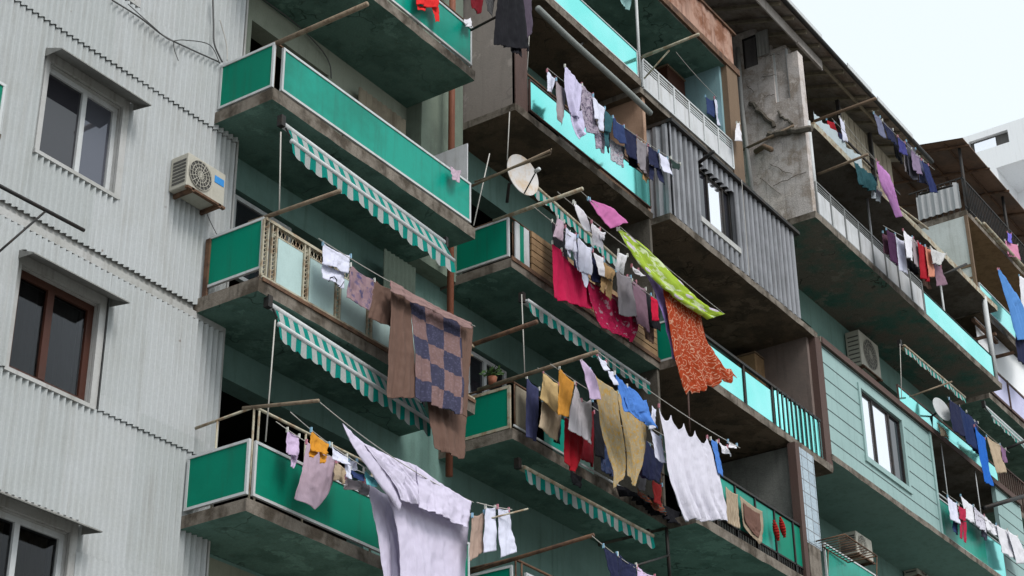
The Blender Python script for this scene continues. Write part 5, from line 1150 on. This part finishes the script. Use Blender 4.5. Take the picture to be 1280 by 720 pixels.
# ------------------------------------------------------------------ iron cage bottom right
t = empty('iron_cage', at(1050,685,13.0), 'rusty iron bar rack above the teal panel', 'rack')
mb = MB(); A, B_, C_, D = at(1018,677,13.15), at(1056,668,12.55), at(1096,695,12.55), at(1060,703,13.1)
for s_, e_ in ((A,B_),(B_,C_),(C_,D),(D,A)): mb.tube([s_, e_], .014, 6)
for i in range(1, 11): f_ = i/11; mb.tube([A.lerp(D, f_), B_.lerp(C_, f_)], .009, 5)
mb.tube([A.lerp(D,.4), A.lerp(D,.4)+Vector((-.1,.05,-.9))], .012, 5); mb.tube([C_, C_+Vector((-.1,.05,-.8))], .012, 5)
mb.build('bars', RUSTIRON, t, True)
# potted plant on the middle rail
PP = Vector((20.06, 13.95, 11.3))
t = empty('potted_plant', PP, 'small green plant in a clay pot on the rail of the small green side panel', 'plant')
MB().tube([PP, PP+Vector((0,0,.13))], .055, 10, 0, .075).build('pot', PIPE, t, True)
mb = MB(); rp = random.Random(5); c0 = PP+Vector((0,0,.15))
for k in range(60):
    d = Vector((rp.gauss(0,1), rp.gauss(0,1), abs(rp.gauss(0,1)))).normalized()*rp.uniform(.03,.17); c_ = c0+d; a = Vector((rp.uniform(-1,1), rp.uniform(-1,1), rp.uniform(-1,1))).normalized()*.03; b = d.normalized()*.035
    mb.face([c_-b, c_+a, c_+b, c_-a])
mb.build('foliage', surf('plant_leaves', (.04,.09,.02), (.06,.12,.03)), t)
t = cloth('bag', 'small white plastic bag stuck on the balcony corner at the top', 'bag', WH, [dict(L=[(580,24),(579,32)], R=[(588,22),(591,35)])], 13.55, .06, pegs=False)
def crate(name, label, cat, u, v, Y, w, h, d, m, lid=None):
    p = at(u, v, Y); t = empty(name, (p.x, Y, p.z), label, cat)
    MB().box(p.x-w/2, p.x+w/2, Y, Y+d, p.z-h, p.z).build('body', m, t, False, .01)
    if lid: MB().box(p.x-w/2-.02, p.x+w/2+.02, Y-.02, Y+d+.02, p.z+.002, p.z+.04).build('lid', lid, t, False, .008)
crate('cabinet', 'old brown cabinet standing behind the white slatted panels', 'cabinet', 845, 92, 14.45, .7, 1.1, .35, BROWNWOOD, PILLAR)
crate('cabinet', 'grey cupboard behind the cyan glass of the beige flank balcony', 'cabinet', 735, 122, 14.4, .8, 1.3, .4, BEIGE, SIDECAP)
crate('storage_box', 'brown storage box inside the balcony with cyan panes', 'box', 955, 450, 14.3, .8, .8, .4, WOOD, PILLAR)
crate('cabinet', 'dark wardrobe inside the long upper balcony', 'cabinet', 1110, 258, 14.3, .9, 1.4, .4, PILLAR, BROWNWOOD)
# ------------------------------------------------------------------ world, sun, camera
w = bpy.data.worlds.new('World'); sc.world = w; w.use_nodes = True; nt = w.node_tree; nt.nodes.clear()
out = nt.nodes.new('ShaderNodeOutputWorld'); bg = nt.nodes.new('ShaderNodeBackground'); sky = nt.nodes.new('ShaderNodeTexSky')
sky.sky_type = 'NISHITA'; sky.sun_disc = False; sky.sun_elevation = math.radians(48); SAZ = math.radians(197)
sky.sun_rotation = SAZ; sky.dust_density = 4; sky.air_density = 1.0; sky.ozone_density = 1.0
hs = nt.nodes.new('ShaderNodeHueSaturation'); hs.inputs['Saturation'].default_value = .22; hs.inputs['Value'].default_value = 1.0
nt.links.new(sky.outputs[0], hs.inputs['Color'])
ov = mixc(nt, .72, hs.outputs[0], (5.0, 5.55, 5.8)); nt.links.new(ov, bg.inputs[0]); bg.inputs[1].default_value = .15; nt.links.new(bg.outputs[0], out.inputs[0])
sd = bpy.data.lights.new('sun', 'SUN'); sd.energy = 1.5; sd.angle = math.radians(22); sd.color = (1, .96, .92)
so = bpy.data.objects.new('sun', sd); COL.objects.link(so)
el = math.radians(48); dirv = Vector((math.sin(SAZ)*math.cos(el), math.cos(SAZ)*math.cos(el), math.sin(el)))
so.rotation_euler = dirv.to_track_quat('Z', 'Y').to_euler(); so.location = (0, -10, 40)
cd = bpy.data.cameras.new('camera'); co = bpy.data.objects.new('camera', cd); COL.objects.link(co); sc.camera = co
cd.sensor_fit = 'HORIZONTAL'; cd.sensor_width = 36; cd.lens = FPX/1280*36; cd.clip_end = 2000; cd.clip_start = .1
M = Matrix((RT, UP, -fw)).transposed(); co.matrix_world = M.to_4x4()
vs = sc.view_settings; vs.view_transform = 'Standard'; vs.look = 'None'; vs.exposure = .5; vs.gamma = 1; vs.use_curve_mapping = False
sc.cycles.max_bounces = 6
